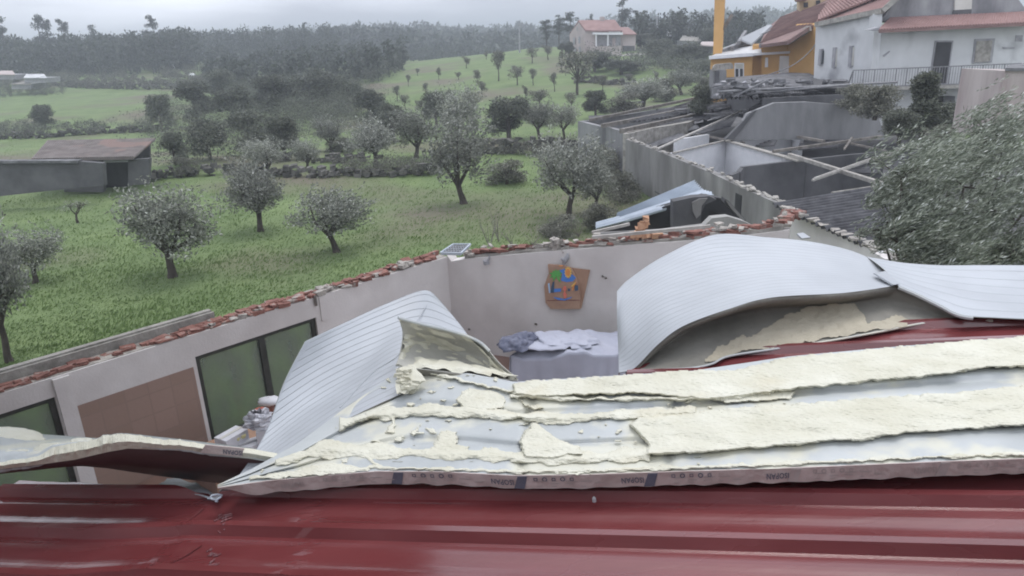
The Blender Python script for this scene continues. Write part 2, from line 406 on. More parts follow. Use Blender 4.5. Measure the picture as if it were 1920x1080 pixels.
def lerp(P, t):
    n = len(P) - 1; x = t * n; i = min(int(x), n - 1); return P[i].lerp(P[i + 1], x - i)
def inpoly(x, y, P):
    c = False; n = len(P)
    for i in range(n):
        x1, y1 = P[i]; x2, y2 = P[(i + 1) % n]
        if (y1 > y) != (y2 > y) and x < (x2 - x1) * (y - y1) / (y2 - y1) + x1: c = not c
    return c
def pdist(x, y, P):
    d = 1e9; n = len(P)
    for i in range(n):
        x1, y1 = P[i]; x2, y2 = P[(i + 1) % n]; dx, dy = x2 - x1, y2 - y1
        t = max(0, min(1, ((x - x1) * dx + (y - y1) * dy) / (dx * dx + dy * dy + 1e-9))); d = min(d, math.hypot(x - x1 - t * dx, y - y1 - t * dy))
    return d
def interp(tab, x):
    if x <= tab[0][0]: return tab[0][1]
    for (a, b), (c, d) in zip(tab, tab[1:]):
        if x <= c: return b + (d - b) * (x - a) / (c - a)
    return tab[-1][1]
def pxprism(name, pts, y, depth, m, parent=None, skew=0, **k):
    """outline on the vertical plane y, with real depth behind it"""
    mb = MB(); mb.prism([aY(u, v, y) for u, v in pts], (skew * depth, depth, 0)); return mb.build(name, m, parent, **k)

# ================================================================== SETTING: ground
def build_ground():
    mb = MB(); na, nr = 300, 230
    a0, a1 = R(-62), R(62); r0_, r1_ = 5.0, 2600.0
    g = []
    for j in range(nr):
        rad = r0_ * (r1_ / r0_) ** (j / (nr - 1))
        row = []
        for i in range(na):
            a = a0 + (a1 - a0) * i / (na - 1); x, y = rad * math.sin(a), rad * math.cos(a)
            row.append(Vector((x, y, ground_z(x, y))))
        g.append(row)
    mb.grid(g, flip=False)
    # close the sheet under and behind the camera
    o = mb.build('ground', M_grass, smooth=True); tag(o, kind='structure')
    mb = MB(); mb.prism([(-60, -40, -.3), (60, -40, -.3), (60, 8, -.3), (-60, 8, -.3)], (0, 0, .2)); o = mb.build('ground', M_grass); tag(o, kind='structure')
build_ground()
def leafcloud(mb_v, mb_f, leaf, c, n, rad, size, wind=None, asp=.4, flat=.8, val=None):
    pass

def build_grass():
    rng = random.Random(3); vs = []; fs = []; lf = []
    n = 0
    while n < 85000:
        u = rng.uniform(-60, 1300); v = 215 + 480 * rng.random() ** .75
        if u < 850 and v > 700 - .262 * u: continue
        p = aG_fast(u, v)
        if p is None: continue
        k = noise.noise(Vector((p.x * .35, p.y * .35, 0))) + .5 * noise.noise(Vector((p.x * 1.1, p.y * 1.1, 4)))
        if k < -.9: continue
        n += 1
        h = rng.uniform(.03, .075) * (1 + .6 * k)
        a = rng.uniform(0, 6.28); lx, ly = rng.uniform(.02, .08), rng.uniform(-.03, .05); wd = rng.uniform(.010, .028)
        ca, sa = math.cos(a) * wd, math.sin(a) * wd
        b = len(vs)
        vs += [(p.x - ca, p.y - sa, p.z - .03), (p.x + ca, p.y + sa, p.z - .03), (p.x + ca * .4 + lx, p.y + sa * .4 + ly, p.z + h), (p.x - ca * .4 + lx, p.y - sa * .4 + ly, p.z + h * .9)]
        fs.append((b, b + 1, b + 2, b + 3)); q = min(1, max(0, .55 + .25 * k + rng.uniform(-.2, .2))); lf += [q * .8, q * .8, q, q]
    mb = MB(); mb.v = vs; mb.f = fs; mb.mi = [0] * len(fs); mb.leaf = lf
    o = mb.build('grass', M_blade); tag(o, 'short wet green grass covering the olive grove slope', 'grass', kind='stuff')
def aG_fast(u, v):
    d = ray(u, v); d = d / math.hypot(d.x, d.y)
    if d.z > -.03: return None
    t = 7 / -d.z
    for _ in range(6):
        p = CAM + d * t; z = ground_z(p.x, p.y, True); t = (CAMZ - z) / -d.z
    return CAM + d * t
build_grass()

# ================================================================== NEAR RED ROOF
VP = ray(-4400, 860).normalized()
RD = -VP                                   # along the ribs, to the right
E2 = Vector((0, 0, 1)).cross(RD).normalized()   # away from the camera, level
if E2.y < 0: E2 = -E2
RN = RD.cross(E2).normalized()
P0 = aY(960, 933, 2.3)
def onroof(u, v, h=0.0): return aP(u, v, P0 + RN * h, RN)
def st(p): d = p - P0; return d.dot(RD), d.dot(E2)
SPC = -st(onroof(960, 1014))[1]
print('rib spacing', SPC, 'roof origin', P0)
def ribh(t):
    k = (t / SPC) % 1.0; x = (k - 1 if k > .5 else k) * SPC     # x: offset from the crest's near edge
    if 0 <= x < .028: return .034
    if .028 <= x < .048: return .034 * (1 - (x - .028) / .02)
    if -.020 <= x < 0: return .034 * (1 + x / .020)
    base = -.003 * math.cos((x + .01) / SPC * 6.2832 * 2)
    if -.135 < x < -.125: return base + .005
    return base
edge_far = [(st(onroof(u, v))) for u, v in ((-260, 884), (-120, 889), (0, 894), (120, 900), (220, 906), (300, 912), (360, 923), (402, 935), (420, 925))]
far_r = [(.28, .25), (.30, .45)] + [st(onroof(u, v)) for u, v in ((1180, 692), (1300, 655), (1420, 612), (1560, 585), (1700, 570), (1800, 578), (1960, 580), (2400, 585))]
def tfar(s):
    if s < edge_far[-1][0]: return interp(edge_far, s) + .012 * noise.noise(Vector((s * 9, 0, 0)))
    if s < .28: return .25
    return interp(far_r, s)
def bend(s, t):
    k = max(0.0, interp(CREASE, t) - s)
    dn = max(0.0, tfar(s) - t)
    return -.07 * dn * sstep(0, .5, k) - .012 * sstep(0, .12, k)
CREASE = sorted([(st(onroof(u, v))[1], st(onroof(u, v))[0]) for u, v in ((412, 930), (395, 960), (345, 1020), (285, 1078), (200, 1160))])
def build_roof():
    bt = [-.048 - 0]; prof = []
    k = -7
    while k <= 9:
        for x in (-.135, -.130, -.125, -.110, -.095, -.08, -.065, -.05, -.035, -.020, 0, .028, .048, .06, .075, .09, .105): prof.append(k * SPC + x)
        k += 1
    prof = sorted(prof)
    ss = [-2.4 + i * .04 for i in range(int(8.2 / .04))]
    mb = MB(); g = []
    for t in prof:
        row = []
        for s in ss:
            tt = min(t, tfar(s))
            h = ribh(t if tt == t else tt) + .0015 * noise.noise(Vector((s * .8, tt * 2.0, 0))) + bend(s, tt)
            h += .010 * math.exp(-((s + .80 + tt * .3) / .03) ** 2) * (1 if -.5 < tt < .1 else 0) * noise.noise(Vector((s * 60, tt * 60, 0)))
            row.append(P0 + RD * s + E2 * tt + RN * h)
        g.append(row)
    # drop collapsed faces
    nv, nu = len(g), len(ss)
    for row in g: mb.v += [tuple(p) for p in row]
    for j in range(nv - 1):
        for i in range(nu - 1):
            if prof[j] < tfar(ss[i]) or prof[j] < tfar(ss[i + 1]):
                mb.f.append((j * nu + i, j * nu + i + 1, (j + 1) * nu + i + 1, (j + 1) * nu + i)); mb.mi.append(0)
    root = thing('sandwich_panel_roof', P0 - RN * .1, 'wet dark red ribbed metal roof filling the foreground, torn off at its left end', 'roof')
    o = mb.build('ribbed_sheet', M_red, root, solid=.03)
    # small screw head, scratches of the torn skin
    p = onroof(1114, 936, .04); q = MB(); q.tube([p - RN * .01, p + RN * .004], .007, 8); q.tube([p + RN * .004, p + RN * .009], .0035, 6); q.build("screw", M_frame, root)
    q = MB()
    for (a, b) in (((380, 954), (345, 978)), ((379, 1025), (288, 1076))):
        A = st(onroof(*a)); B = st(onroof(*b)); pts = []
        for i in range(9):
            s = A[0] + (B[0] - A[0]) * i / 8; t = A[1] + (B[1] - A[1]) * i / 8
            pts.append(P0 + RD * s + E2 * t + RN * (ribh(t) + bend(s, t) + .004))
        q.tube(pts, .0025, 5)
    q.build('crease', M_red, root)
    # crumpled dented paint at the fold
    q = MB(); rng = random.Random(5)
    for cu, cv, n_ in ((415, 985, 16), (395, 1037, 9), (385, 1062, 8)):
        for _ in range(n_):
            u = cu + rng.uniform(-9, 12); v = cv + rng.uniform(-20, 20) * (1 if n_ > 10 else .3)
            s, t = st(onroof(u, v)); L_ = rng.uniform(.01, .03); a = rng.uniform(.6, 1.3)
            A = P0 + RD * s + E2 * t + RN * (ribh(t) + bend(s, t) + .003)
            q.tube([A, A + (RD * math.cos(a) + E2 * math.sin(a)) * L_], [.004, .0015], 5)
    q.build('dent', M_red, root)
    return root
roof_root = build_roof()

# unseen house behind the camera, wall and eave shaped to darken the roof ribs
def unseen_blockers():
    root = thing('unseen_house_wall', (0, -1.6, 0), 'unseen house wall behind the camera, sized and darkened to shade the red roof ribs', 'house')
    mb = MB(); mb.box((-5, -1.9, 3.8), 30, .4, 7.6); mb.build('wall', M_darkw, root)
    mb = MB(); mb.box((-5, -1.9, 7.72), 30, .9, .18); mb.build('eave', M_wood, root)
    root2 = thing('added_canopy', (-5, 5, 8.3), 'unseen dark canopy added overhead to darken the left of the red roof', 'canopy')
    mb = MB(); mb.prism([(-12, 2.9, 8.2), (-1.35, 2.9, 8.2), (-1.7, 10.5, 8.2), (-12, 9.5, 8.2)], (0, 0, .12)); mb.build('shade_sheet', M_darkw, root2)  # slab and beams added overhead so the roof's left reflects dark
    for x in (-9, -5.5, -2.1):
        mb = MB(); mb.bar((x, -1.9, 8.38), (x, 9, 8.38), .1, .12); mb.bar((x, -1.9, 7.8), (x, -1.9, 8.4), .12); mb.build('shade_sheet_beam', M_wood, root2)
unseen_blockers()
def lower_building():
    # masonry that carries the near roof
    root = thing('roof_support', (0, 1, 0), 'grey masonry storey carrying the red metal roof', 'wall')
    mb = MB()
    A = P0 + RD * -2.2 + E2 * .02; B = P0 + RD * .3 + E2 * .02; C_ = P0 + RD * .5 + E2 * 1.5; D = P0 + RD * 5.4 + E2 * 1.5; 
    for a, b in ((A, B), (B, C_), (C_, D)):
        a2 = a - RN * .12; b2 = b - RN * .12; d = (b - a); n_ = Vector((d.y, -d.x, 0)).normalized() * .2
        mb.prism([Vector((a.x, a.y, 0)), Vector((b.x, b.y, 0)), b2, a2], n_)
    mb.build('wall', M_plaster, root)
lower_building()

# ================================================================== INVERTED PANEL with torn foam (lies on the red roof)
front_px = [(408, 915), (500, 902), (600, 893), (705, 884), (830, 885), (960, 892), (1080, 891), (1280, 884), (1450, 879), (1600, 873), (1760, 866), (1960, 859), (2240, 845)]
back_px = [(408, 909), (470, 880), (560, 830), (640, 770), (735, 705), (780, 690), (880, 700), (965, 716), (1300, 695), (1480, 668), (1700, 648), (1960, 628), (2240, 598)]
BASEH = .125
def pan_h(u, v):     # inverted ribs are grooves and ridges of the grey sheet
    return BASEH
band = []
foamP = [
 [(1180, 796), (1195, 783), (1280, 776), (1400, 763), (1640, 747), (1790, 735), (1960, 720), (2240, 692), (2240, 770), (1960, 795), (1800, 806), (1700, 812), (1620, 826), (1560, 828), (1480, 836), (1400, 842), (1300, 850), (1210, 853), (1216, 832)],
 [(978, 838), (976, 822), (988, 806), (998, 792), (1008, 794), (1022, 806), (1045, 823), (1070, 834), (1088, 838), (1092, 852), (1040, 858), (985, 858)],
 [(963, 724), (975, 715), (1150, 706), (1300, 694), (1380, 694), (1480, 670), (1700, 649), (1960, 628), (2240, 598), (2240, 662), (1960, 686), (1850, 690), (1780, 702), (1650, 714), (1480, 732), (1400, 742), (1330, 750), (1200, 738), (1080, 742), (1000, 745), (966, 740)],
 [(864, 735), (880, 728), (925, 732), (948, 745), (945, 765), (900, 768), (868, 762), (855, 750)],
 [(1335, 745), (1365, 728), (1420, 722), (1490, 735), (1480, 748), (1400, 752), (1360, 755)],
 [(815, 835), (828, 808), (838, 806), (858, 812), (856, 835), (880, 838), (878, 846), (800, 846)],
 [(722, 812), (740, 778), (745, 782), (738, 812)],
 [(768, 812), (783, 800), (786, 808), (774, 816)], [(742, 820), (758, 818), (748, 828), (740, 826)],
 [(798, 803), (812, 802), (818, 812), (806, 812)],
 [(750, 733), (765, 700), (792, 712), (780, 735), (770, 740)],
 [(1152, 812), (1163, 804), (1170, 808), (1160, 813)], [(1132, 796), (1140, 795), (1138, 800)],
 [(675, 850), (685, 848), (705, 868), (718, 872), (716, 880), (700, 872)], [(640, 862), (655, 858), (652, 868), (640, 870)],
 [(990, 762), (1010, 758), (1018, 764), (1000, 768)], [(800, 735), (812, 733), (815, 740)],
 [(1035, 905 - 16), (1090, 884), (1110, 886), (1080, 890)],
 [(480, 893), (560, 880), (620, 868), (660, 872), (700, 882), (620, 890), (520, 899)],
]
ridges = [  # (polyline, half width px, height m)
 ([(520, 868), (600, 842), (700, 846), (800, 850), (900, 853), (980, 858), (1100, 858), (1215, 852)], 11, .014),
 ([(640, 795), (700, 778), (800, 770), (870, 772), (960, 780), (1060, 786), (1150, 778), (1300, 772)], 9, .022),
 ([(960, 742), (1100, 748), (1200, 747), (1340, 746), (1440, 738)], 4, .02),
 ([(470, 897), (600, 884), (705, 877), (860, 880), (950, 884), (1060, 884), (1280, 877), (1500, 868), (1760, 857), (1960, 850), (2240, 836)], 3.2, .010),
 ([(780, 690), (860, 712), (960, 735), (985, 760)], 2.5, .02),
]
def foam_h(u, v):
    wob = 5 * noise.noise(Vector((u * .045, v * .09, 1))) + 2.4 * noise.noise(Vector((u * .10, v * .22, 2))) + .7 * noise.noise(Vector((u * .3, v * .6, 5)))
    h = -1
    for i, P in enumerate(foamP):
        ins = inpoly(u + wob * .8, v + wob * .6, P)
        if ins:
            d = pdist(u + wob * .8, v + wob * .6, P)
            top = .026 if i == 0 else (.028 if i == 2 else (.022 if len(P) > 8 else .008))
            k = min(1, (d + .8) / (4.0 if i in (0, 2) else 3.0))
            h = max(h, top * k ** .6)
    for P, wd, hh in ridges:
        y = interp(P, u)
        if P[0][0] - 4 < u < P[-1][0] + 4:
            d = abs(v - y + wob * .7); ww = wd * (.6 + .9 * abs(noise.noise(Vector((u * .02, 0, y * .01))) + .5))
            if d < ww: h = max(h, hh * (1 - d / ww) ** .5)
    if h < 0 and v > 700:
        k = noise.noise(Vector((u * .05, v * .13, 8)))
        if k > .56 and u < 1500: h = .005
    if h > 0:
        h += min(h * .5, .010) * noise.noise(Vector((u * .016, v * .06, 3))) + min(h * .2, .0022) * noise.noise(Vector((u * .12, v * .4, 9)))
    return h
def build_panel():
    root = thing('torn_roof_panel', onroof(960, 880, .01), 'long upside down roof panel with torn cream foam, lying on the red metal roof', 'roof panel')
    # base sheet with grooves
    nu, nv = 420, 40
    g = []
    for j in range(nv):
        b = j / (nv - 1); row = []
        for i in range(nu):
            u = 408 + (2240 - 408) * i / (nu - 1)
            v = interp(front_px, u) * (1 - b) + interp(back_px, u) * b
            h = BASEH - .020 * math.exp(-((b - .32) / .035) ** 2) - .02 * math.exp(-((b - .66) / .035) ** 2) + .006 * noise.noise(Vector((u * .008, b * 3, 0)))
            for uc, vb in ((975, 0), (1250, 0)):   # dents across the sheet
                h -= .012 * math.exp(-((u - uc - 30 * b) / 9.0) ** 2)
            row.append(onroof(u, v, h))
        g.append(row)
    mb = MB(); mb.grid(g); o = mb.build('primer_sheet', M_film, root, smooth=True)
    # front edge with joint tape
    mb = MB(); g = [[], []]; global TAPE_TOP, TAPE_BOT
    TAPE_TOP = []; TAPE_BOT = []
    for i in range(200):
        u = 408 + (2240 - 408) * i / 199; v = interp(front_px, u)
        p = onroof(u, v, BASEH + .002); th = .050 * sstep(404, 480, u) + .008
        th *= 1 + .12 * noise.noise(Vector((u * .03, 7, 0)))
        p2 = p - RN * th - E2 * (.002 * math.sin(u * .11)) + E2 * .006
        TAPE_TOP.append(p); TAPE_BOT.append(p2)
    mb.grid([TAPE_BOT, TAPE_TOP]); mb.build('joint_tape', M_tape, root, solid=.004, offset=-1)
    mb = MB(); mb.grid([[p + E2 * .9 - RN * 0 for p in TAPE_BOT], [p + E2 * .0005 for p in TAPE_BOT]]);
    # foam
    U0, U1, V0, V1 = 440, 2236, 598, 905; du, dv = 2.6, 1.6
    nu = int((U1 - U0) / du); nv = int((V1 - V0) / dv); H = np.full((nv, nu), -1.0)
    for j in range(nv):
        for i in range(nu):
            u, v = U0 + i * du, V0 + j * dv
            if interp(back_px, u) - 1 <= v <= interp(front_px, u): H[j, i] = foam_h(u, v)
    idx = {}; mb = MB()
    def vid(i, j):
        if (i, j) not in idx:
            u, v = U0 + i * du, V0 + j * dv; h = H[j, i] if H[j, i] > 0 else -.004
            idx[(i, j)] = len(mb.v)
            # heights below the sheet where there is no foam
            mb.v.append(tuple(onroof(u, v, BASEH + h) if h > 0 else onroof(u, v, BASEH - .006)))
        return idx[(i, j)]
    for j in range(nv - 1):
        for i in range(nu - 1):
            c = [(i, j), (i, j + 1), (i + 1, j + 1), (i + 1, j)]
            if max(H[b, a] for a, b in c) > 0:
                mb.f.append(tuple(vid(a, b) for a, b in c)); mb.mi.append(0)
    mb.build('foam_layer', M_foam, root, smooth=False)
    # solid foam body under the big raised bands so that they have sides
    # lettering, printed upside down on the tape
    def tape_pt(x, y, out=.0025):   # x along in px, y 0 (bottom) to 1 (top)
        f = (x - 408) / (2240 - 408) * 199; i = max(0, min(198, int(f))); k = f - i
        T = TAPE_TOP[i].lerp(TAPE_TOP[i + 1], k); B = TAPE_BOT[i].lerp(TAPE_BOT[i + 1], k)
        return B.lerp(T, y) - E2 * out + RN * 0
    cu = bpy.data.curves.new('lettering', 'FONT'); cu.body = 'ISOPAN'; cu.size = 1; cu.align_x = 'CENTER'; cu.align_y = 'CENTER'; cu.space_character = 1.05; cu.resolution_u = 2; cu.offset = .02
    to = bpy.data.objects.new('t', cu); col.objects.link(to); bpy.context.view_layer.update()
    me = bpy.data.meshes.new_from_object(to.evaluated_get(bpy.context.evaluated_depsgraph_get())); bpy.data.objects.remove(to)
    tv = [v.co.copy() for v in me.vertices]; tf = [tuple(p.vertices) for p in me.polygons]
    wx = max(v.x for v in tv) - min(v.x for v in tv); wy = max(v.y for v in tv) - min(v.y for v in tv)
    def letter(cx, wpx, hh, m, ptf, parent, yc=.5):
        q = MB(); q.add([ptf(cx - v.x / wx * wpx, yc - v.y / wy * hh) for v in tv], tf); q.build('lettering', m, parent)
    for cx, m in ((940, M_ink), (1185, M_ink), (1458, M_ink), (1736, M_inkl), (545, M_inkl)):
        letter(cx, 42, .42, m, tape_pt, root, .52)
    for cx in (743, 975, 1220, 1490, 1770):
        q = MB(); q.prism([tape_pt(cx - 15, .04), tape_pt(cx + 5, .04), tape_pt(cx + 13, .94), tape_pt(cx - 5, .94)], E2 * .0018); q.build('print_block', M_ink if cx < 1300 else M_inkl, root)
    for c0 in (775, 1003, 1262, 1528, 608, 1800):
        for k in range(5):
            x = c0 + k * 17; q = MB(); vs = []; n_ = 10 if k % 2 else 4; rr1, rr2 = 5.0, 3.0
            for r_, rv in ((rr1, .17), (rr2, .10)):
                for a in range(n_):
                    t_ = (a + .5) / n_ * 6.2832; vs.append(tape_pt(x + r_ * math.cos(t_), .72 + rv * math.sin(t_)))
            q.add(vs, [(a, (a + 1) % n_, n_ + (a + 1) % n_, n_ + a) for a in range(n_)]); q.build('print_mark', M_ink if 700 < c0 < 1300 else M_inkl, root)
        q = MB()
        for k in range(9):
            x = c0 + (k % 5) * 28; yy = .18 + .18 * (k % 3); ln = 10 + 6 * (k % 3)
            q.add([tape_pt(x, yy), tape_pt(x + ln, yy), tape_pt(x + ln, yy + .06), tape_pt(x, yy + .06)], [(0, 1, 2, 3)])
        q.build('small_print', M_inkl, root)
    return letter
letter = build_panel()

# ---- second torn panel at the left edge
def left_panel():
    front = [(-60, 886, 2.42), (0, 880, 2.42), (70, 872, 2.44), (140, 862, 2.46), (200, 848, 2.48), (240, 841, 2.5), (340, 845, 2.55), (475, 860, 2.6), (520, 868, 2.62)]
    ft = [(-60, 872), (0, 866), (70, 856), (100, 838), (140, 830), (180, 824), (195, 816), (235, 813), (300, 823), (345, 826), (400, 836), (470, 841), (520, 850)]
    back = [(-60, 805), (0, 808), (80, 814), (190, 822), (235, 812), (345, 824), (520, 846)]
    root = thing('torn_panel_end', aY(240, 850, 2.5), 'short torn roof panel end with ragged cream foam edge, over the left gap', 'roof panel')
    fr = [aY(*p) for p in front]
    def fp(u):
        y = interp([(a, b) for a, b, c in front], u); d = interp([(a, c) for a, b, c in front], u); return y, d
    top = []; bot = []; bk = []; mid = []
    for i in range(150):
        u = -60 + 580 * i / 149; v, d = fp(u)
        jag = 2.5 * noise.noise(Vector((u * .07, 0, 0))) + 1.5 * noise.noise(Vector((u * .2, 3, 0)))
        bot.append(aY(u, v, d)); tv = min(interp(ft, u) + (jag if u < 400 else 0), v - 4); top.append(aY(u, tv, d + .015))
        bv = min(interp(back, u), tv - 1); bk.append(aY(u, bv, d + .45)); mid.append(aY(u, (v + tv) / 2, d - .012 + (.012 * noise.noise(Vector((u * .09, 5, 0))) if u < 400 else 0)))
    mb = MB(); mb.grid([bot, mid, top]); mb.build('foam_edge', M_foam, root)
    mb = MB(); mb.grid([top, [t.lerp(b, .3) - Vector((0, 0, .004)) for t, b in zip(top, bk)], bk]); mb.build('primer_sheet', M_film, root, smooth=True, solid=.04)
    # under face turned down to the gap, its shade put into a darker red
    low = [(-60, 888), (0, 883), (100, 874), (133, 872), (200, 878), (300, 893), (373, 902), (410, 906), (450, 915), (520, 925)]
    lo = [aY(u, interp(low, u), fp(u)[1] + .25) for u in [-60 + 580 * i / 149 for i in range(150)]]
    mb = MB(); mb.grid([lo, [a.lerp(b, .5) + Vector((0, -.03, 0)) for a, b in zip(lo, bot)], bot]); mb.build('under_sheet', MATS['shaded wet red'], root, smooth=True, solid=.004)
    # round lump of foam and foam rags
    mb = MB(); g = []
    for j in range(9):
        row = []
        for i in range(26):
            u = -70 + 155 * i / 25; k = max(0, 1 - ((u - 5) / 80.0) ** 2) ** .5 if u > 5 else 1
            v = 826 - 26 * k * math.sin(j / 8 * math.pi / 2) - 4 * (1 - k) + 1.5 * noise.noise(Vector((u * .1, j * .5, 0)))
            row.append(aY(u, v, 2.75 + .18 * (j / 8)))
        g.append(row)
    mb.grid(g); mb.build('foam_lump', M_foam, root, smooth=True, solid=.02)
    mb = MB()
    for cx, cy, r_ in ((30, 862, 26), (95, 852, 34), (60, 868, 20), (150, 838, 20)):
        n_ = 14; ring = []
        for a in range(n_):
            t = a / n_ * 6.283; q = 1 + .5 * noise.noise(Vector((math.cos(t) * 2, math.sin(t) * 2, cx)))
            ring.append(aY(cx + r_ * q * math.cos(t), cy + .25 * r_ * q * math.sin(t), 2.56))
        mb.prism(ring, Vector((0, .02, .02)))
    mb.build('foam_rag', M_foam, root)
    def pt(x, y): 
        v, d = fp(x); tv = interp(ft, x); return aY(x, v + (tv - v) * y, d - .018)
    q = MB(); q.prism([pt(375, .02), pt(452, .02), pt(458, .95), pt(385, .95)], Vector((0, .004, 0))); q.build('joint_tape', M_tape, root)
    letter(437, 36, .5, M_ink, lambda x, y: pt(x, y) - Vector((0, .003, 0)), root, .5)
MATS['shaded wet red'] = mat('shaded wet red', (.05, .025, .025), (.08, .035, .035), rough=.6, scale=3)
left_panel()

# ---- crumpled white strip in the gap
def strip():
    rows = [[aY(298, 905, 2.75), aY(330, 917, 2.7), aY(365, 925, 2.6), aY(398, 937, 2.5), aY(412, 934, 2.45)],
            [aY(318, 897, 2.95), aY(350, 900, 2.9), aY(380, 913, 2.75), aY(404, 928, 2.6), aY(416, 930, 2.5)]]
    g = surf(rows, 30, 8); g = [[p + Vector((0, 0, .012 * noise.noise(p * 14))) for p in r_] for r_ in g]
    mb = MB(); mb.grid(g); o = mb.build('metal_strip', M_sheetF, smooth=True, solid=.003)
    tag(o, 'small crumpled white metal strip hooked on the torn red roof edge', 'metal strip')
    o2 = MB(); rng = random.Random(2)
    c = aY(402, 934, 2.42)
    pts = [c + Vector((math.cos(a) * .02 + .01 * math.sin(3 * a), .01 * math.sin(a * 2), math.sin(a) * .012)) for a in [i * .5 for i in range(14)]]
    o2.tube(pts, .004, 5); k = o2.build('curl', M_zinc, o)
strip()

# ================================================================== CURLED WHITE SHEETS
def P3(l): return [aY(*q) for q in l]
def crump(g, amp, fr, seed=0):
    nv = len(g); rg = random.Random(seed); kinks = [(rg.random(), rg.random(), rg.uniform(-1.2, 1.2), rg.uniform(.05, .16), rg.choice((-1, 1))) for _ in range(7)]
    nu = len(g[0]); out = []
    for j in range(nv):
        row = []
        for i in range(nu):
            a, b = i / (nu - 1), j / (nv - 1); q = 0
            for (ka, kb, sl, wd, sg) in kinks:
                d = (b - kb) - sl * (a - ka); r_ = math.hypot(a - ka, b - kb)
                if r_ < .45: q += sg * .5 * max(0, 1 - abs(d) / wd) * (1 - r_ / .45)
            row.append(g[j][i] + (g[j][i] - CAM).normalized() * (amp * q * .8))
        out.append(row)
    g = out
    return [[p + (p - CAM).normalized() * (amp * (noise.noise(p * fr + Vector((seed, 0, 0))) + .5 * noise.noise(p * fr * 2.7))) for p in r_] for r_ in g]
def left_sheet():
    rows = [P3([(410, 921, 2.42), (520, 866, 2.6), (640, 792, 2.85), (757, 737, 3.05), (775, 735, 3.2)]),
            P3([(452, 886, 2.55), (548, 812, 2.85), (655, 742, 3.15), (755, 690, 3.4), (800, 695, 3.5)]),
            P3([(500, 806, 2.85), (590, 740, 3.2), (680, 690, 3.55), (765, 645, 3.75), (872, 662, 3.8)]),
            P3([(533, 716, 3.15), (615, 668, 3.55), (705, 628, 3.9), (790, 602, 4.1), (878, 630, 4.2)]),
            P3([(572, 640, 3.45), (642, 607, 3.85), (725, 569, 4.2), (794, 544, 4.4), (819, 557, 4.5)])]
    g = crump(surf(rows, 90, 60), .012, 2.2, 3)
    mb = MB(); mb.grid(g); o = mb.build('curled_white_sheet', M_sheetL, smooth=True, solid=.003, mats=[M_sheetL, M_foamdark])
    tag(o, 'white ribbed metal sheet curled up to a point, before the window wall', 'metal sheet')
    q = MB(); pts = [aY(808, 562, 4.40), aY(780, 610, 4.0), aY(750, 665, 3.5), aY(700, 700, 3.28), aY(640, 765, 2.92)]
    pts = [catm(pts, i / 20) - Vector((0, .02, -.012)) for i in range(21)]
    q.tube(pts, .003, 5); q.build('crease', M_sheetF, o)
    # left rim folded back
    q = MB(); rim = [r_[0] for r_ in g]; q.grid([rim, [p + Vector((.012, .05, -.03)) for p in rim]]); q.build('rim', M_sheetF, o, solid=.003)
left_sheet()
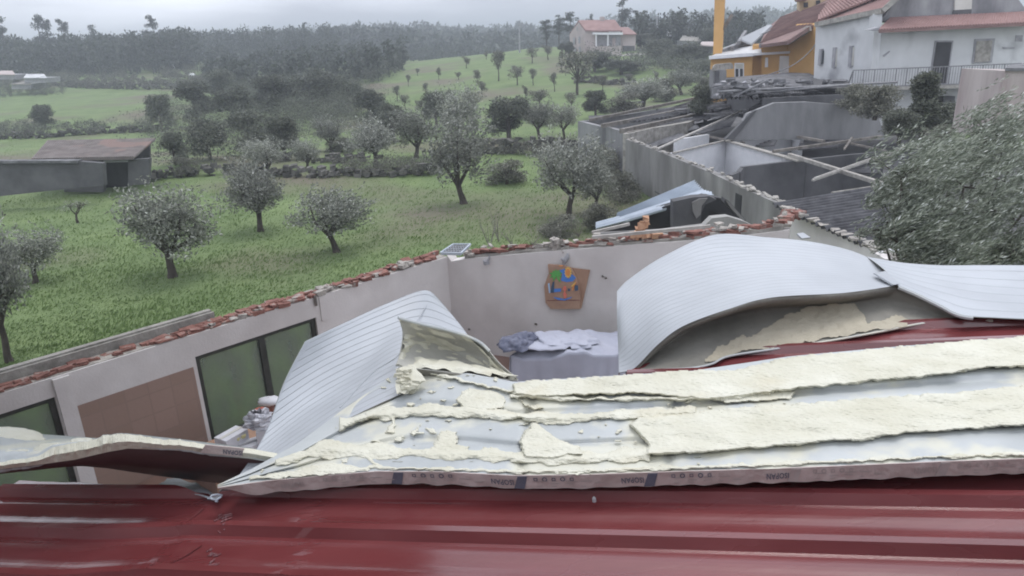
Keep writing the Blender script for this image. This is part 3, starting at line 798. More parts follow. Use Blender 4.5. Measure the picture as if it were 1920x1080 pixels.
def flap():
    rows = [P3([(742, 686, 3.25), (780, 691, 3.2), (830, 697, 3.2), (885, 703, 3.2), (940, 711, 3.15), (972, 714, 3.1)]),
            P3([(750, 660, 3.35), (785, 668, 3.42), (835, 676, 3.45), (890, 688, 3.4), (935, 703, 3.25), (971, 712, 3.12)]),
            P3([(755, 625, 3.4), (795, 636, 3.52), (840, 650, 3.55), (892, 666, 3.5), (935, 693, 3.32), (968, 708, 3.13)]),
            P3([(747, 596, 3.35), (800, 610, 3.42), (850, 622, 3.45), (900, 642, 3.42), (938, 682, 3.3), (966, 706, 3.14)])]
    g = crump(surf(rows, 90, 44), .008, 6)
    mb = MB(); mb.grid(g)
    root = thing('torn_foam_flap', g[0][0], 'folded back flap of grey sheet and torn cream foam, leaning on the left white sheet', 'foam flap')
    o = mb.build('sheet_back', M_flap, root, smooth=True, solid=.004, offset=0)
    # foam patches on it
    mb = MB(); nv, nu = len(g), len(g[0])
    mk = {}
    for j in range(nv):
        for i in range(nu):
            a, b = i / (nu - 1), j / (nv - 1)
            k = noise.noise(Vector((a * 3.0, b * 3.5, 2))) + .6 * noise.noise(Vector((a * 11, b * 13, 5))) 
            band_ = (.34 if b < .30 else 0) + (.5 if a > .72 else 0) + (.12 if .35 < b < .6 else 0) + (.28 if b > .86 else 0)
            mk[(i, j)] = k + band_ - .16
    def pt(i, j):
        n_ = (g[j][min(i + 1, nu - 1)] - g[j][max(i - 1, 0)]).cross(g[min(j + 1, nv - 1)][i] - g[max(j - 1, 0)][i]).normalized()
        if n_.dot(CAM - g[j][i]) < 0: n_ = -n_
        return g[j][i] + n_ * (min(.02, max(-.004, mk[(i, j)] * .04)) + .003)
    idx = {}
    for j in range(nv - 1):
        for i in range(nu - 1):
            c = [(i, j), (i + 1, j), (i + 1, j + 1), (i, j + 1)]
            if max(mk[q] for q in c) > 0:
                fc = []
                for q in c:
                    if q not in idx: idx[q] = len(mb.v); mb.v.append(tuple(pt(*q)))
                    fc.append(idx[q])
                mb.f.append(tuple(fc)); mb.mi.append(0)
    mb.build('foam_layer', M_foam, root)
    q = MB(); q.tube([p + Vector((0, -.01, .004)) for p in g[-1][:62]], .008, 6); q.build('metal_edge', M_film, root)
    # loose wedge under it
    q = MB(); ol = [(742, 692), (756, 687), (771, 685), (776, 694), (784, 701), (793, 714), (781, 719), (776, 727), (764, 731), (758, 739), (749, 735), (744, 739), (741, 722), (745, 708)]
    q.prism(P3([(a, b, 3.13 - (b - 685) * .0028) for a, b in ol]), Vector((.01, .04, -.02)))
    rg = random.Random(4)
    for k in range(26):
        a, b = rg.uniform(746, 782), rg.uniform(692, 730); p_ = aY(a, b, 3.12 - (b - 685) * .0028); q.box(p_, rg.uniform(.01, .04), .008, rg.uniform(.005, .02), rg.uniform(-.4, .4), .004)
    q.build('foam_wedge', M_foam, root)
    g2 = surf([P3([(775, 690, 3.2), (840, 699, 3.2), (900, 706, 3.18), (962, 716, 3.1)]), P3([(790, 716, 3.3), (850, 724, 3.25), (905, 730, 3.2), (960, 735, 3.1)])], 40, 8)
    q = MB(); q.grid(g2); q.build('flap_shadow_sheet', M_foamdark, root, smooth=True, solid=.004)  # dark sheet standing in for the shadow below the flap
flap()
def right_sheet():
    root = thing('arched_roof_panel', aY(1450, 640, 3.5), 'large roof panel arched up like a tunnel with white outside, right of the covered bed', 'roof panel')
    rows = [P3([(1160, 699, 3.30), (1190, 690, 3.28), (1235, 645, 3.28), (1282, 611, 3.3), (1365, 580, 3.32), (1447, 558, 3.35), (1585, 549, 3.42), (1682, 535, 3.55)]),
            P3([(1159, 650, 3.5), (1178, 625, 3.5), (1235, 580, 3.55), (1300, 555, 3.6), (1385, 530, 3.65), (1470, 518, 3.7), (1590, 520, 3.75), (1675, 522, 3.8)]),
            P3([(1157, 600, 3.75), (1172, 575, 3.8), (1230, 530, 3.9), (1310, 498, 4.0), (1400, 483, 4.1), (1490, 485, 4.1), (1590, 495, 4.05), (1660, 508, 4.0)]),
            P3([(1157, 546, 4.0), (1180, 523, 4.1), (1245, 480, 4.3), (1340, 440, 4.5), (1440, 445, 4.55), (1520, 453, 4.5), (1590, 468, 4.4), (1640, 488, 4.25)])]
    g = crump(surf(rows, 110, 60), .014, 2.0, 1)
    mb = MB(); mb.grid(g); mb.build('outer_sheet', M_sheetR, root, smooth=True, solid=.003, mats=[M_sheetR, M_foamdark])
    # inner face seen under the front edge
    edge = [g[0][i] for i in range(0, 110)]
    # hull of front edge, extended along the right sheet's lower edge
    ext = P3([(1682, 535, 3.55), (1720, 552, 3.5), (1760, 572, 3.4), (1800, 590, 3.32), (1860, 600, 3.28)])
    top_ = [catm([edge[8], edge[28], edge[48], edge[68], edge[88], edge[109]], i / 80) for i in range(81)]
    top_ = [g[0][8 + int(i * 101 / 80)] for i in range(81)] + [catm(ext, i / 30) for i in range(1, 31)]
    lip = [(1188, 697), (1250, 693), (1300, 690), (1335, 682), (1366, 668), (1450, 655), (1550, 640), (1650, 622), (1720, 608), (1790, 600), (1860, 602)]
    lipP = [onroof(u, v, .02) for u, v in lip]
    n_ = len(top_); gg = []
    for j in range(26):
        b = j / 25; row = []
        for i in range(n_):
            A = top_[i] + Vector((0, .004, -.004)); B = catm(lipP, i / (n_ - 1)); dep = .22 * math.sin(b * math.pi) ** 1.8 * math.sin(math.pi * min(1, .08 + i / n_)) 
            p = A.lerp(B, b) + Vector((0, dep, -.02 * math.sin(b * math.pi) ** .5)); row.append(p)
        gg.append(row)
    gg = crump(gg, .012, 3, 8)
    mb = MB(); mb.grid(gg); mb.build('inner_sheet', M_foamdark, root, smooth=True, solid=.003)
    # buff foam patches left on the inner face, placed from their outlines
    pats = [[(1322, 672), (1345, 650), (1385, 640), (1400, 635), (1430, 620), (1480, 590), (1520, 575), (1560, 570), (1600, 568), (1618, 590), (1625, 608), (1690, 592), (1705, 600), (1700, 610), (1640, 618), (1560, 632), (1470, 648), (1390, 660), (1350, 672), (1325, 680)],
            [(1322, 672), (1392, 625), (1405, 640), (1370, 668)]]
    Q = gg; nv = 26; mb = MB(); idx = {}
    def topx(p):
        d = p - CAM; k = F / d.dot(fw); return 960 + d.dot(rr) * k, 540 - d.dot(uu) * k
    fine = surf([[Q[j][i] for i in range(0, n_, 5)] for j in range(0, 26, 5)], 520, 110)
    ins = {}
    for j in range(110):
        for i in range(520):
            x, y = topx(fine[j][i]); wv = 7 * noise.noise(Vector((x * .04, y * .04, 0))) + 3 * noise.noise(Vector((x * .15, y * .15, 1)))
            ins[(i, j)] = any(inpoly(x + wv, y + wv * .7, P) for P in pats)
    for j in range(109):
        for i in range(519):
            c = [(i, j), (i + 1, j), (i + 1, j + 1), (i, j + 1)]
            if sum(ins[q] for q in c) >= 2:
                fc = []
                for q in c:
                    if q not in idx:
                        idx[q] = len(mb.v); p = fine[q[1]][q[0]]; mb.v.append(tuple(p + (CAM - p).normalized() * (.018 + .006 * noise.noise(p * 20))))
                    fc.append(idx[q])
                mb.f.append(tuple(fc)); mb.mi.append(0)
    if mb.v: mb.build('foam_patch', M_foamold, root, smooth=False)
    q = MB(); q.tube([p + Vector((0, -.005, .003)) for p in [catm(lipP, i / 60) for i in range(61)]], .006, 5); q.build('lip_edge', M_film, root)
    # kinked tear between the two sheets
    q = MB(); q.prism(P3([(1640, 512, 3.78), (1660, 508, 3.8), (1688, 532, 3.52), (1676, 534, 3.5)]), Vector((0, .02, -.01))); q.build('torn_kink', M_sheetF, root)
right_sheet()
def far_right_sheet():
    rows = [P3([(1684, 536, 3.5), (1722, 552, 3.45), (1765, 573, 3.35), (1805, 591, 3.25), (1870, 596, 3.2), (1950, 599, 3.15), (2060, 602, 3.15), (2250, 606, 3.1)]),
            P3([(1665, 512, 3.8), (1715, 530, 3.75), (1770, 545, 3.65), (1820, 556, 3.55), (1880, 562, 3.5), (1955, 566, 3.5), (2060, 570, 3.45), (2250, 574, 3.4)]),
            P3([(1645, 495, 4.05), (1700, 508, 4.0), (1770, 520, 3.95), (1830, 526, 3.9), (1890, 530, 3.85), (1955, 533, 3.85), (2060, 535, 3.8), (2250, 540, 3.8)]),
            P3([(1625, 481, 4.3), (1690, 492, 4.25), (1760, 497, 4.2), (1830, 497, 4.15), (1890, 497, 4.1), (1955, 498, 4.1), (2060, 500, 4.1), (2250, 504, 4.1)])]
    g = crump(surf(rows, 100, 40), .014, 2.6, 11)
    mb = MB(); mb.grid(g); o = mb.build('flat_white_sheet', M_sheetF, smooth=True, solid=.004, mats=[M_sheetF, M_foamdark])
    tag(o, 'smooth white metal sheet reaching out of the picture at right, below the big olive tree', 'metal sheet')
    q = MB(); q.tube([p + Vector((0, -.004, -.006)) for p in g[0][:48]], .011, 6); q.build('folded_edge', M_film, o)
    q = MB(); q.prism(P3([(1494, 438, 4.75), (1506, 436, 4.78), (1520, 445, 4.7), (1504, 447, 4.66)]), Vector((0, .01, -.01))); q.build('torn_flake', M_sheetF, o)
far_right_sheet()

# ================================================================== ROOM WITHOUT ROOF
A_ = aZ(0, 733, 3.0); B_ = aZ(838, 478, 3.0)
LD = (A_ - B_); LLEN = LD.length; LD.normalize()
LN = Vector((LD.y, -LD.x, 0)).normalized()
if LN.dot(CAM - B_) < 0: LN = -LN            # into the room
def wl(u, v):
    p = aP(u, v, B_, LN); return (p - B_).dot(LD), p.z
def wlp(a, z, out=0.0): return Vector((B_.x, B_.y, 0)) + LD * a + Vector((0, 0, z)) - LN * out
FLOORZ = .95
print('left wall', LLEN, 'win TL', wl(365, 665), 'TR', wl(593, 597), 'bottom', wl(395, 828), 'win2', wl(0, 778), wl(100, 745), wl(135, 900), 'tiletop', wl(120, 767), wl(362, 690))
W1a, W1b = wl(593, 599)[0], wl(365, 665)[0]; WTOP = (wl(593, 599)[1] + wl(365, 665)[1]) / 2
W2a = wl(103, 746)[0]; W2b = W2a + 2.2; W2TOP = wl(100, 745)[1]
TZ = (wl(120, 767)[1] + wl(362, 690)[1]) / 2
TH = .24
def lbox(mb, a0, a1, z0, z1, th=TH, out=0.0):
    mb.prism([wlp(a0, z0, out), wlp(a1, z0, out), wlp(a1, z1, out), wlp(a0, z1, out)], -LN * th); return mb
def left_wall():
    root = thing('window_wall', B_ * 1 - Vector((0, 0, B_.z)), 'long white plastered wall with two dark framed windows and a broken brick top, beside the grass', 'wall')
    E = LLEN + 4.5; top = 2.96
    mb = MB()
    lbox(mb, 0, W1a, 0, top); lbox(mb, W1a, W1b, WTOP, top); lbox(mb, W1b, W2a, 0, top); lbox(mb, W2a, W2b, W2TOP, top); lbox(mb, W2b, E, 0, top)
    lbox(mb, W1a, W1b, 0, FLOORZ + .12); lbox(mb, W2a, W2b, 0, FLOORZ + .12)
    mb.build('plaster', M_plaster, root)
    # pilasters
    mb = MB(); lbox(mb, W2a - .22, W2a - .02, FLOORZ, top - .02, .05, -.05); lbox(mb, W1a - .25, W1a - .10, WTOP - .1, top - .02, .02, -.02)
    mb.build('pilaster', M_plaster, root)
    # terracotta tiles
    mb = MB()
    def quadtile(a0, a1):
        b = mb.add([wlp(a0, FLOORZ, -.012), wlp(a1, FLOORZ, -.012), wlp(a1, TZ, -.012), wlp(a0, TZ, -.012), wlp(a0, FLOORZ, 0), wlp(a1, FLOORZ, 0), wlp(a1, TZ, 0), wlp(a0, TZ, 0)],
               [(0, 1, 2, 3), (3, 2, 6, 7), (0, 3, 7, 4), (1, 5, 6, 2)])
        for k, q in enumerate([(a0, 0), (a1, 0), (a1, TZ - FLOORZ), (a0, TZ - FLOORZ)] * 2): mb.uv[b + k] = q
    quadtile(W1b + .06, W2a - .22)
    mb.build('wall_tiles', M_tilewall, root)
    for (a0, a1, zt) in ((W1a, W1b, WTOP), (W2a, W2b, W2TOP)):
        mb = MB(); fw_ = .075; zb = FLOORZ + .12; o = .0
        lbox(mb, a0, a1, zt - fw_, zt, .07, .05); lbox(mb, a0, a1, zb, zb + fw_, .07, .05)
        lbox(mb, a0, a0 + fw_, zb + fw_, zt - fw_, .07, .05); lbox(mb, a1 - fw_, a1, zb + fw_, zt - fw_, .07, .05)
        am = a0 + (a1 - a0) * .475
        lbox(mb, am - .055, am + .055, zb + fw_, zt - fw_, .09, .04)
        f = mb.build('window', M_alu, root)
        for x0, x1 in ((a0 + fw_, am - .055), (am + .055, a1 - fw_)):
            mb = MB(); lbox(mb, x0, x1, zb + fw_, zt - fw_, .006, .085); mb.build('pane', M_glass, f)
    # dark reveal (jamb trim) proud of the plaster at the visible side
    # thin outer ledge (rendered outer leaf is higher) up to px 420
    a420 = wl(420, 597)[0]; a260 = wl(275, 655)[0]
    mb = MB(); lbox(mb, a420, E, 2.72, 3.10, .05, TH + .10); lbox(mb, a420 + .02, E, 2.9, 3.125, .10, TH + .155)
    mb.build('outer_ledge', M_conc, root)
    mb = MB(); rng = random.Random(4)
    for k in range(170):
        x = rng.uniform(a420 - .3, E); o = rng.uniform(.05, .24); c = wlp(x, 2.965 + rng.uniform(0, .03), o)
        mb.box(c, rng.uniform(.06, .24), rng.uniform(.05, .13), rng.uniform(.02, .05), math.atan2(LD.y, LD.x) + rng.uniform(-.25, .25), .013)
    mb.build('brick_top', M_brick, root)
    mb = MB(); lbox(mb, 0, E, 2.9, 2.972, .3, .03); 
    mb.build('mortar_bed', M_mortar, root)
    # broken hollow bricks toward the corner
    mbb = MB(); mbm = MB()
    for k in range(150):
        x = rng.uniform(.1, a420 + .3); o = rng.uniform(.02, .27); red = noise.noise(Vector((x * 1.6, 0, 3))) > -.12
        c = wlp(x, 2.975 + rng.uniform(0, .05) * (1.4 if x < 1.4 else .8), o)
        (mbb if (red and rng.random() < .8) or rng.random() < .15 else mbm).box(c, rng.uniform(.05, .26), rng.uniform(.05, .15), rng.uniform(.02, .075), math.atan2(LD.y, LD.x) + rng.uniform(-.35, .35), .02)
    mbb.build('broken_brick', M_brick, root); mbm.build('mortar_lump', M_mortar, root)
    # iron stub in the plaster
    p = wlp(wl(590, 560)[0], wl(590, 560)[1], -.03); mb = MB(); mb.bar(p + Vector((0, 0, .06)), p - Vector((0, 0, .12)), .035, .05); mb.build('bracket', M_wood, root)
left_wall()

BD = Vector((.9, -.42, 0)).normalized(); BN = Vector((BD.y, -BD.x, 0))
if BN.dot(CAM - B_) < 0: BN = -BN
def bw(u, v, out=0.0): return aP(u, v, B_ - BN * out, BN)
def back_wall():
    root = thing('back_wall', Vector((B_.x, B_.y, 0)), 'white plastered room wall behind the covered bed, its top broken to red bricks', 'wall')
    tp = [(838, 478), (846, 490), (870, 486), (930, 480), (1057, 469), (1160, 461), (1280, 452), (1400, 441), (1480, 431)]
    T = [bw(u, v) for u, v in tp]; Bt = [Vector((p.x, p.y, 0)) for p in T]
    mb = MB()
    for i in range(len(T) - 1): mb.prism([Bt[i], Bt[i + 1], T[i + 1], T[i]], -BN * .26)
    mb.build('plaster', M_plaster, root)
    mb = MB(); rng = random.Random(9); mbm = MB(); mbr = MB()
    line = [T[2], T[3], T[4], T[5], T[6], T[7], T[8]]; line[-1] = line[-1] - BD * .1
    # dark recessed mortar course then bricks
    for i in range(len(line) - 1): mbm.prism([line[i] - BN * .03 - Vector((0, 0, .03)), line[i + 1] - BN * .03 - Vector((0, 0, .03)), line[i + 1] - BN * .03 + Vector((0, 0, .05)), line[i] - BN * .03 + Vector((0, 0, .05))], -BN * .2)
    n = 46
    for k in range(n):
        p = catm(line, (k + .5) / n); 
        for lay in range(2):
            pr = .9 if lay == 0 else (.75 if (k > 20 or k < 14) else .3)
            if rng.random() < pr:
                q = p - BN * rng.uniform(.08, .2) + Vector((0, 0, .06 + lay * .05 + rng.uniform(-.01, .012)))
                (mbr if rng.random() < .72 else mb).box(q, rng.uniform(.14, .28), rng.uniform(.08, .17), rng.uniform(.035, .06), math.atan2(BD.y, BD.x) + rng.uniform(-.12, .12), .02)
        if rng.random() < .6: mb.box(p - BN * rng.uniform(0, .28) + Vector((0, 0, rng.uniform(.06, .22))), rng.uniform(.05, .2), .07, .04, rng.uniform(0, 3), .018)
    mbr.build('broken_brick', M_brick, root); mb.build('mortar_lump', M_mortar, root); mbm.build('mortar_bed', M_conc, root)
    q = MB()
    for k in range(14):
        p = bw(1050 + rng.uniform(-14, 18), 462 + rng.uniform(-14, 8), .06); q.box(p, .09, .08, .07, rng.uniform(0, 3), .03)
    q.build('mortar_heap', M_mortar, root)
    # small plugs and stains as fittings
    q = MB()
    for u, v in ((1228, 492), (1130, 518), (1136, 521), (1005, 608), (880, 617)):
        p = bw(u, v, -.01); q.box(p, .04, .03, .03, rng.uniform(0, 3), .008)
    q.build('wall_plug', M_wood, root)
back_wall()
def fittings():
    p = bw(912, 492, -.04); mb = MB(); mb.box(p, .10, .07, .08, .4, .01); mb.tube([p + Vector((.03, 0, .03)), p + Vector((.07, 0, .10)), p + Vector((.05, .02, .15))], .02, 6)
    tag(mb.build('wall_bracket', M_frame), 'small grey bracket on the back wall near the corner', 'bracket')
    p = bw(1062, 487, -.03); mb = MB()
    mb.tube([p + Vector((-.06, 0, -.1)), p + Vector((-.03, 0, -.02)), p + Vector((.02, 0, .05)), p + Vector((.03, 0, .12))], [.02, .05, .045, .02], 7); mb.tube([p + Vector((-.04, 0, -.02)), p + Vector((-.09, 0, .03))], .03, 6)
    tag(mb.build('wire_hook', M_frame), 'knotted grey wire hook holding the painted bag on the back wall', 'hook')
fittings()
def painted_bag():
    root = thing('painted_bag', bw(1060, 577, -.06), 'brown cardboard bag painted with a palm tree, sun and sea, hanging on the back wall', 'bag')
    o = [0]
    def P(pts, m, name, lay, th=.004, par=root):
        mb = MB(); mb.prism([bw(u, v, -lay) for u, v in pts], BN * th); return mb.build(name, m, par)
    z = lambda l: [(1000 + a / 6.75, 440 + b / 6.75) for a, b in l]
    P(z([(480, 415), (720, 445), (610, 930), (560, 930)]), M_card, 'back_flap', .012, .02)
    P(z([(195, 370), (330, 378), (390, 385), (480, 410), (540, 520), (570, 600), (600, 800), (600, 930), (230, 930), (165, 850), (150, 640), (205, 480)]), M_card, 'body', .04, .05)
    P(z([(170, 828), (598, 822), (598, 834), (170, 838)]), M_brick, 'fold', .091, .004)
    P(z([(330, 450), (400, 430), (410, 520), (450, 560), (490, 500), (540, 545), (500, 590), (420, 600), (350, 580), (365, 500)]), M_p['blue'], 'painted_sky', .092)
    P(z([(262, 685), (350, 680), (350, 720), (262, 730)]), M_p['blue'], 'painted_sea', .092)
    P(z([(440, 680), (470, 685), (465, 715), (435, 712)]), M_p['navy'], 'painted_wave', .092)
    P(z([(520, 640), (565, 640), (570, 700), (530, 715)]), M_p['navy'], 'painted_wave', .092)
    P(z([(250, 790), (330, 800), (390, 815), (490, 785), (480, 800), (400, 832), (310, 825)]), M_p['blue'], 'painted_wave', .092)
    P(z([(185, 620), (205, 610), (215, 735), (200, 740)]), M_p['sky'], 'painted_shore', .092)
    P(z([(245, 600), (268, 590), (262, 680), (262, 735), (218, 735), (228, 660)]), M_p['navy'], 'painted_trunk', .096)
    import math as m_
    cx, cy = 290, 520
    for k, (a, l) in enumerate(((200, 95), (235, 85), (265, 90), (300, 95), (335, 90), (15, 80), (60, 110), (160, 90), (120, 85))):
        a = m_.radians(a); ex, ey = cx + l * m_.cos(a), cy + l * m_.sin(a) * .95; nx, ny = -m_.sin(a) * 17, m_.cos(a) * 17
        mxx, myy = (cx + ex) / 2, (cy + ey) / 2 - 12
        P(z([(cx, cy), (mxx + nx, myy + ny), (ex, ey), (mxx - nx, myy - ny)]), M_p['green'], 'painted_frond', .097 + .0003 * k, .003)
    star = []
    for k in range(24):
        r_ = 78 if k % 2 else 55; a = k / 24 * 6.283; star.append((440 + r_ * .62 * m_.cos(a), 478 + r_ * m_.sin(a)))
    P(z(star), M_p['yellow'], 'painted_sun_rays', .098)
    P(z([(438 + 30 * m_.cos(a * .5236), 478 + 48 * m_.sin(a * .5236)) for a in range(12)]), M_p['orange'], 'painted_sun', .103)
    P(z([(385, 650), (412, 650), (420, 690), (405, 720), (425, 760), (415, 805), (392, 805), (378, 750), (392, 715), (372, 690)]), M_p['red'], 'painted_bather', .098)
    P(z([(480, 655), (540, 590), (545, 600), (520, 650), (500, 710), (485, 700), (500, 655)]), M_p['orange'], 'painted_boat', .098)
    P(z([(478, 650), (530, 600), (535, 606), (486, 662)]), M_p['yellow'], 'painted_sail', .102)
    P(z([(325, 392), (385, 385), (370, 402), (335, 405)]), M_p['orange'], 'painted_cloud', .098)
painted_bag()
# floor
mb = MB(); c = [B_ * 1, B_ + LD * (LLEN + 4), B_ + LD * (LLEN + 4) + LN * 7, B_ + BD * 9.2 + BN * 4, B_ + BD * 8.2]
mb.prism([Vector((p.x, p.y, .02)) for p in c], (0, 0, FLOORZ - .02)); o = mb.build('floor', M_floor); tag(o, kind='structure')

# covered bed
def bed():
    bx = lambda u, v, y: aY(u, v, y)
    # top outline in plan from pixels at height z
    zt = aY(1060, 640, 9.6).z
    print('bed top z', zt)
    zt = FLOORZ + 1.0
    c = [aZ(952, 664, zt), aZ(1168, 700, zt), aZ(1200, 640, zt), aZ(1060, 617, zt), aZ(985, 640, zt)]
    root = thing('covered_bed', Vector((c[0].x, c[0].y, FLOORZ)), 'bed or table covered by a lilac white cloth, at the foot of the back wall', 'bed')
    FL, FR, BR, BL = aZ(958, 668, zt - .12), aZ(1162, 664, zt), aZ(1165, 622, zt), aZ(1010, 624, zt)
    nx, ny = 70, 40; g = []
    for j in range(-14, ny):
        row = []
        for i in range(nx):
            a = i / (nx - 1); b = max(0, j) / (ny - 1)
            p = FL.lerp(FR, a).lerp(BL.lerp(BR, a), b)
            out = (FL - BL).normalized()
            if j < 0:
                k = -j / 14.0; p = p + Vector((0, 0, -.98 * k ** 1.1)) + out * (.10 * k + .035 * k * math.sin(a * 27 + 4 * math.sin(a * 7)) + .10 * k * noise.noise(Vector((a * 7, k, 0))))
            p = p + Vector((0, 0, .11 * noise.noise(Vector((p.x * 2.1, p.y * 2.6, 0))) + .035 * noise.noise(Vector((p.x * 7 + p.y * 4, p.y * 3, 4)))))
            row.append(p)
        g.append(row)
    mb = MB(); mb.grid(g); mb.build('cloth', M_cloth, root, smooth=True, solid=.008)
    # hanging left side and right side
    for side in (0, nx - 1):
        e = [g[j][side] for j in range(len(g))]; out = (FL - FR).normalized() * (1 if side == 0 else -1)
        gg = [[p + Vector((0, 0, -max(0, (p.z - FLOORZ - .05)) * k / 9)) + out * (.02 + .05 * k / 9 * (1 + .6 * math.sin(i_ * .6))) for i_, p in enumerate(e)] for k in range(10)]
        mb = MB(); mb.grid(gg); mb.build('cloth_side', M_cloth, root, smooth=True, solid=.006)
    mb = MB(); ins = [FL.lerp(BR, .06), FR.lerp(BL, .06), BR.lerp(FL, .06), BL.lerp(FR, .06)]
    mb.prism([Vector((p.x, p.y, FLOORZ)) for p in ins], (0, 0, .7)); mb.build('frame', M_wood, root)
    # heap of clothes
    hp = thing('clothes_heap', aZ(985, 645, zt), 'heap of dark blue clothes on the left end of the covered bed', 'clothes')
    for (u, v, r_, m_, s_) in ((968, 648, .28, M_blue, 1), (988, 638, .24, M_blue, 5), (1030, 640, .42, M_cloth, 3), (1085, 640, .34, M_cloth, 8)):
        mb = MB(); g = []
        cc = aZ(u, v, zt + .02)
        for j in range(14):
            row = []
            for i in range(26):
                th = i / 25 * 6.283; ph = j / 13 * 1.57; d = Vector((math.cos(th) * math.cos(ph), math.sin(th) * math.cos(ph), math.sin(ph) * (.55 if m_ is M_blue else .22)))
                row.append(cc + d * r_ * (1 + .45 * noise.noise(d * 2.4 + Vector((s_, 0, 0))) + .2 * noise.noise(d * 6)))
            g.append(row)
        mb.grid(g); mb.build('garment', m_, hp, smooth=True)
bed()

# boxes by the window
def clutter():
    base = FLOORZ
    def place(u, v, z): return aZ(u, v, z)
    zt = FLOORZ + .85
    def carton(u, v, sx, sy, sz, rz, lab, z, flaps=True):
        c = place(u, v, z); root = thing('cardboard_box', c - Vector((0, 0, sz)), lab, 'box', 'white boxes piled by the window')
        mb = MB(); mb.box(c - Vector((0, 0, sz / 2)), sx, sy, sz, rz, .004); mb.build('body', M_box, root, bevel=.006)
        mb = MB(); ca, sa = math.cos(rz), math.sin(rz); mb.box(c + Vector((0, 0, .004)), sx * .97, .05, .006, rz); mb.build('packing_tape', M_frame if not flaps else M_blind, root)
    tb = thing('side_table', place(455, 830, FLOORZ + .35), 'low brown table under the white boxes by the window', 'table')
    cc = place(465, 822, FLOORZ + .5)
    mb = MB(); mb.box(cc - Vector((0, 0, .03)), 1.5, .8, .05, math.atan2(LD.y, LD.x)); mb.build('table_top', M_card, tb)
    for i, j in ((-1, -1), (1, -1), (1, 1), (-1, 1)):
        q = cc + LD * (i * .68) + LN * (j * .34); mb = MB(); mb.bar(Vector((q.x, q.y, FLOORZ)), Vector((q.x, q.y, cc.z - .06)), .05); mb.build('leg', M_card, tb)
    rz = math.atan2(LD.y, LD.x)
    z1 = FLOORZ + .5
    carton(433, 812, .40, .26, .26, rz + .25, 'flat topped white box at the left of the pile by the window', z1 + .26)
    carton(497, 801, .26, .24, .30, rz - .5, 'upright white box at the right of the pile, against the curled sheet', z1 + .32)
    carton(468, 830, .3, .26, .08, rz - .2, 'low white carton lid lying in front of the other boxes by the window', z1 + .10, False)
    # crumpled transparent bag
    cc = place(486, 788, z1 + .42); mb = MB(); g = []
    for j in range(12):
        row = []
        for i in range(22):
            th = i / 21 * 6.283; ph = (j / 11 - .3) * 1.57; d = Vector((math.cos(th) * math.cos(ph), math.sin(th) * math.cos(ph), math.sin(ph) * .8))
            row.append(cc + d * .19 * (1 + .5 * noise.noise(d * 3.5) + .25 * noise.noise(d * 9)))
        g.append(row)
    mb.grid(g); tag(mb.build('plastic_bag', M_p_bag, None), 'crumpled grey plastic bag on top of the white boxes', 'bag')
    for k, (u, v, lb) in enumerate(((444, 825, 'pale yellow round cup lid, the left one of two between the white boxes'), (455, 820, 'pale yellow round cup lid, the right one of two between the white boxes'))):
        p = place(u, v, z1 + .16); mb = MB(); mb.tube([p, p + Vector((0, 0, .02)), p + Vector((0, 0, .045)), p + Vector((0, 0, .05))], [.045, .052, .05, .04], 14); tag(mb.build('cup_lid', M_cup), lb, 'lid', 'yellow lids')
    # bag on a stand, red basin
    p = place(505, 752, 1.75)
    mb = MB(); g = []
    for j in range(10):
        row = []
        for i in range(18):
            th = i / 17 * 6.283; ph = (j / 9 - .5) * 3.0; d = Vector((1.5 * math.cos(th) * math.cos(ph), math.sin(th) * math.cos(ph), .55 * math.sin(ph)))
            row.append(p + d * .12 * (1 + .3 * noise.noise(d * 2.5)))
        g.append(row)
    mb.grid(g); tag(mb.build('white_sack', M_box, None, smooth=True), 'small white sack on a post before the window mullion', 'sack')
    mb = MB(); mb.bar(Vector((p.x, p.y, FLOORZ)), p - Vector((0, 0, .04)), .10, .10); mb.box(Vector((p.x, p.y, FLOORZ + .02)), .3, .3, .04); tag(mb.build('wooden_post', M_brick), 'reddish wooden post under the white sack by the window', 'post')
    p = place(488, 772, 1.45); mb = MB(); mb.tube([p - Vector((0, 0, 1.1)), p - Vector((0, 0, .1)), p, p + Vector((0, 0, .04))], [.06, .06, .09, .10], 10); tag(mb.build('red_basin', M_redp), 'small red basin on a stem beside the window mullion', 'basin')
M_p_bag = mat('grey plastic film', (.36, .36, .40), (.62, .62, .66), rough=.3, scale=9, bump=1, bscale=20)
clutter()
# loose metal grille beyond the corner
def grille():
    c = [aY(826, 474, 12.9), aY(850, 458, 13.6), aY(882, 458, 13.5), aY(864, 475, 12.7)]
    root = thing('wire_grille', c[0], 'white wire grille panel lying on the wall top at the room corner', 'grille')
    mb = MB(); mb.bar(c[0], c[1], .03); mb.bar(c[1], c[2], .03); mb.bar(c[2], c[3], .03); mb.bar(c[3], c[0], .03); mb.build('frame', M_zinc, root)
    mb = MB()
    for k in range(1, 7): mb.bar(c[0].lerp(c[3], k / 7), c[1].lerp(c[2], k / 7), .014)
    for k in range(1, 5): mb.bar(c[0].lerp(c[1], k / 5), c[3].lerp(c[2], k / 5), .014)
    mb.build('wire_mesh', M_iron, root)
    mb = MB(); mb.prism([p - Vector((0, 0, .04)) for p in c], (0, 0, .015)); mb.build('backing_sheet', M_zinc, root)
grille()

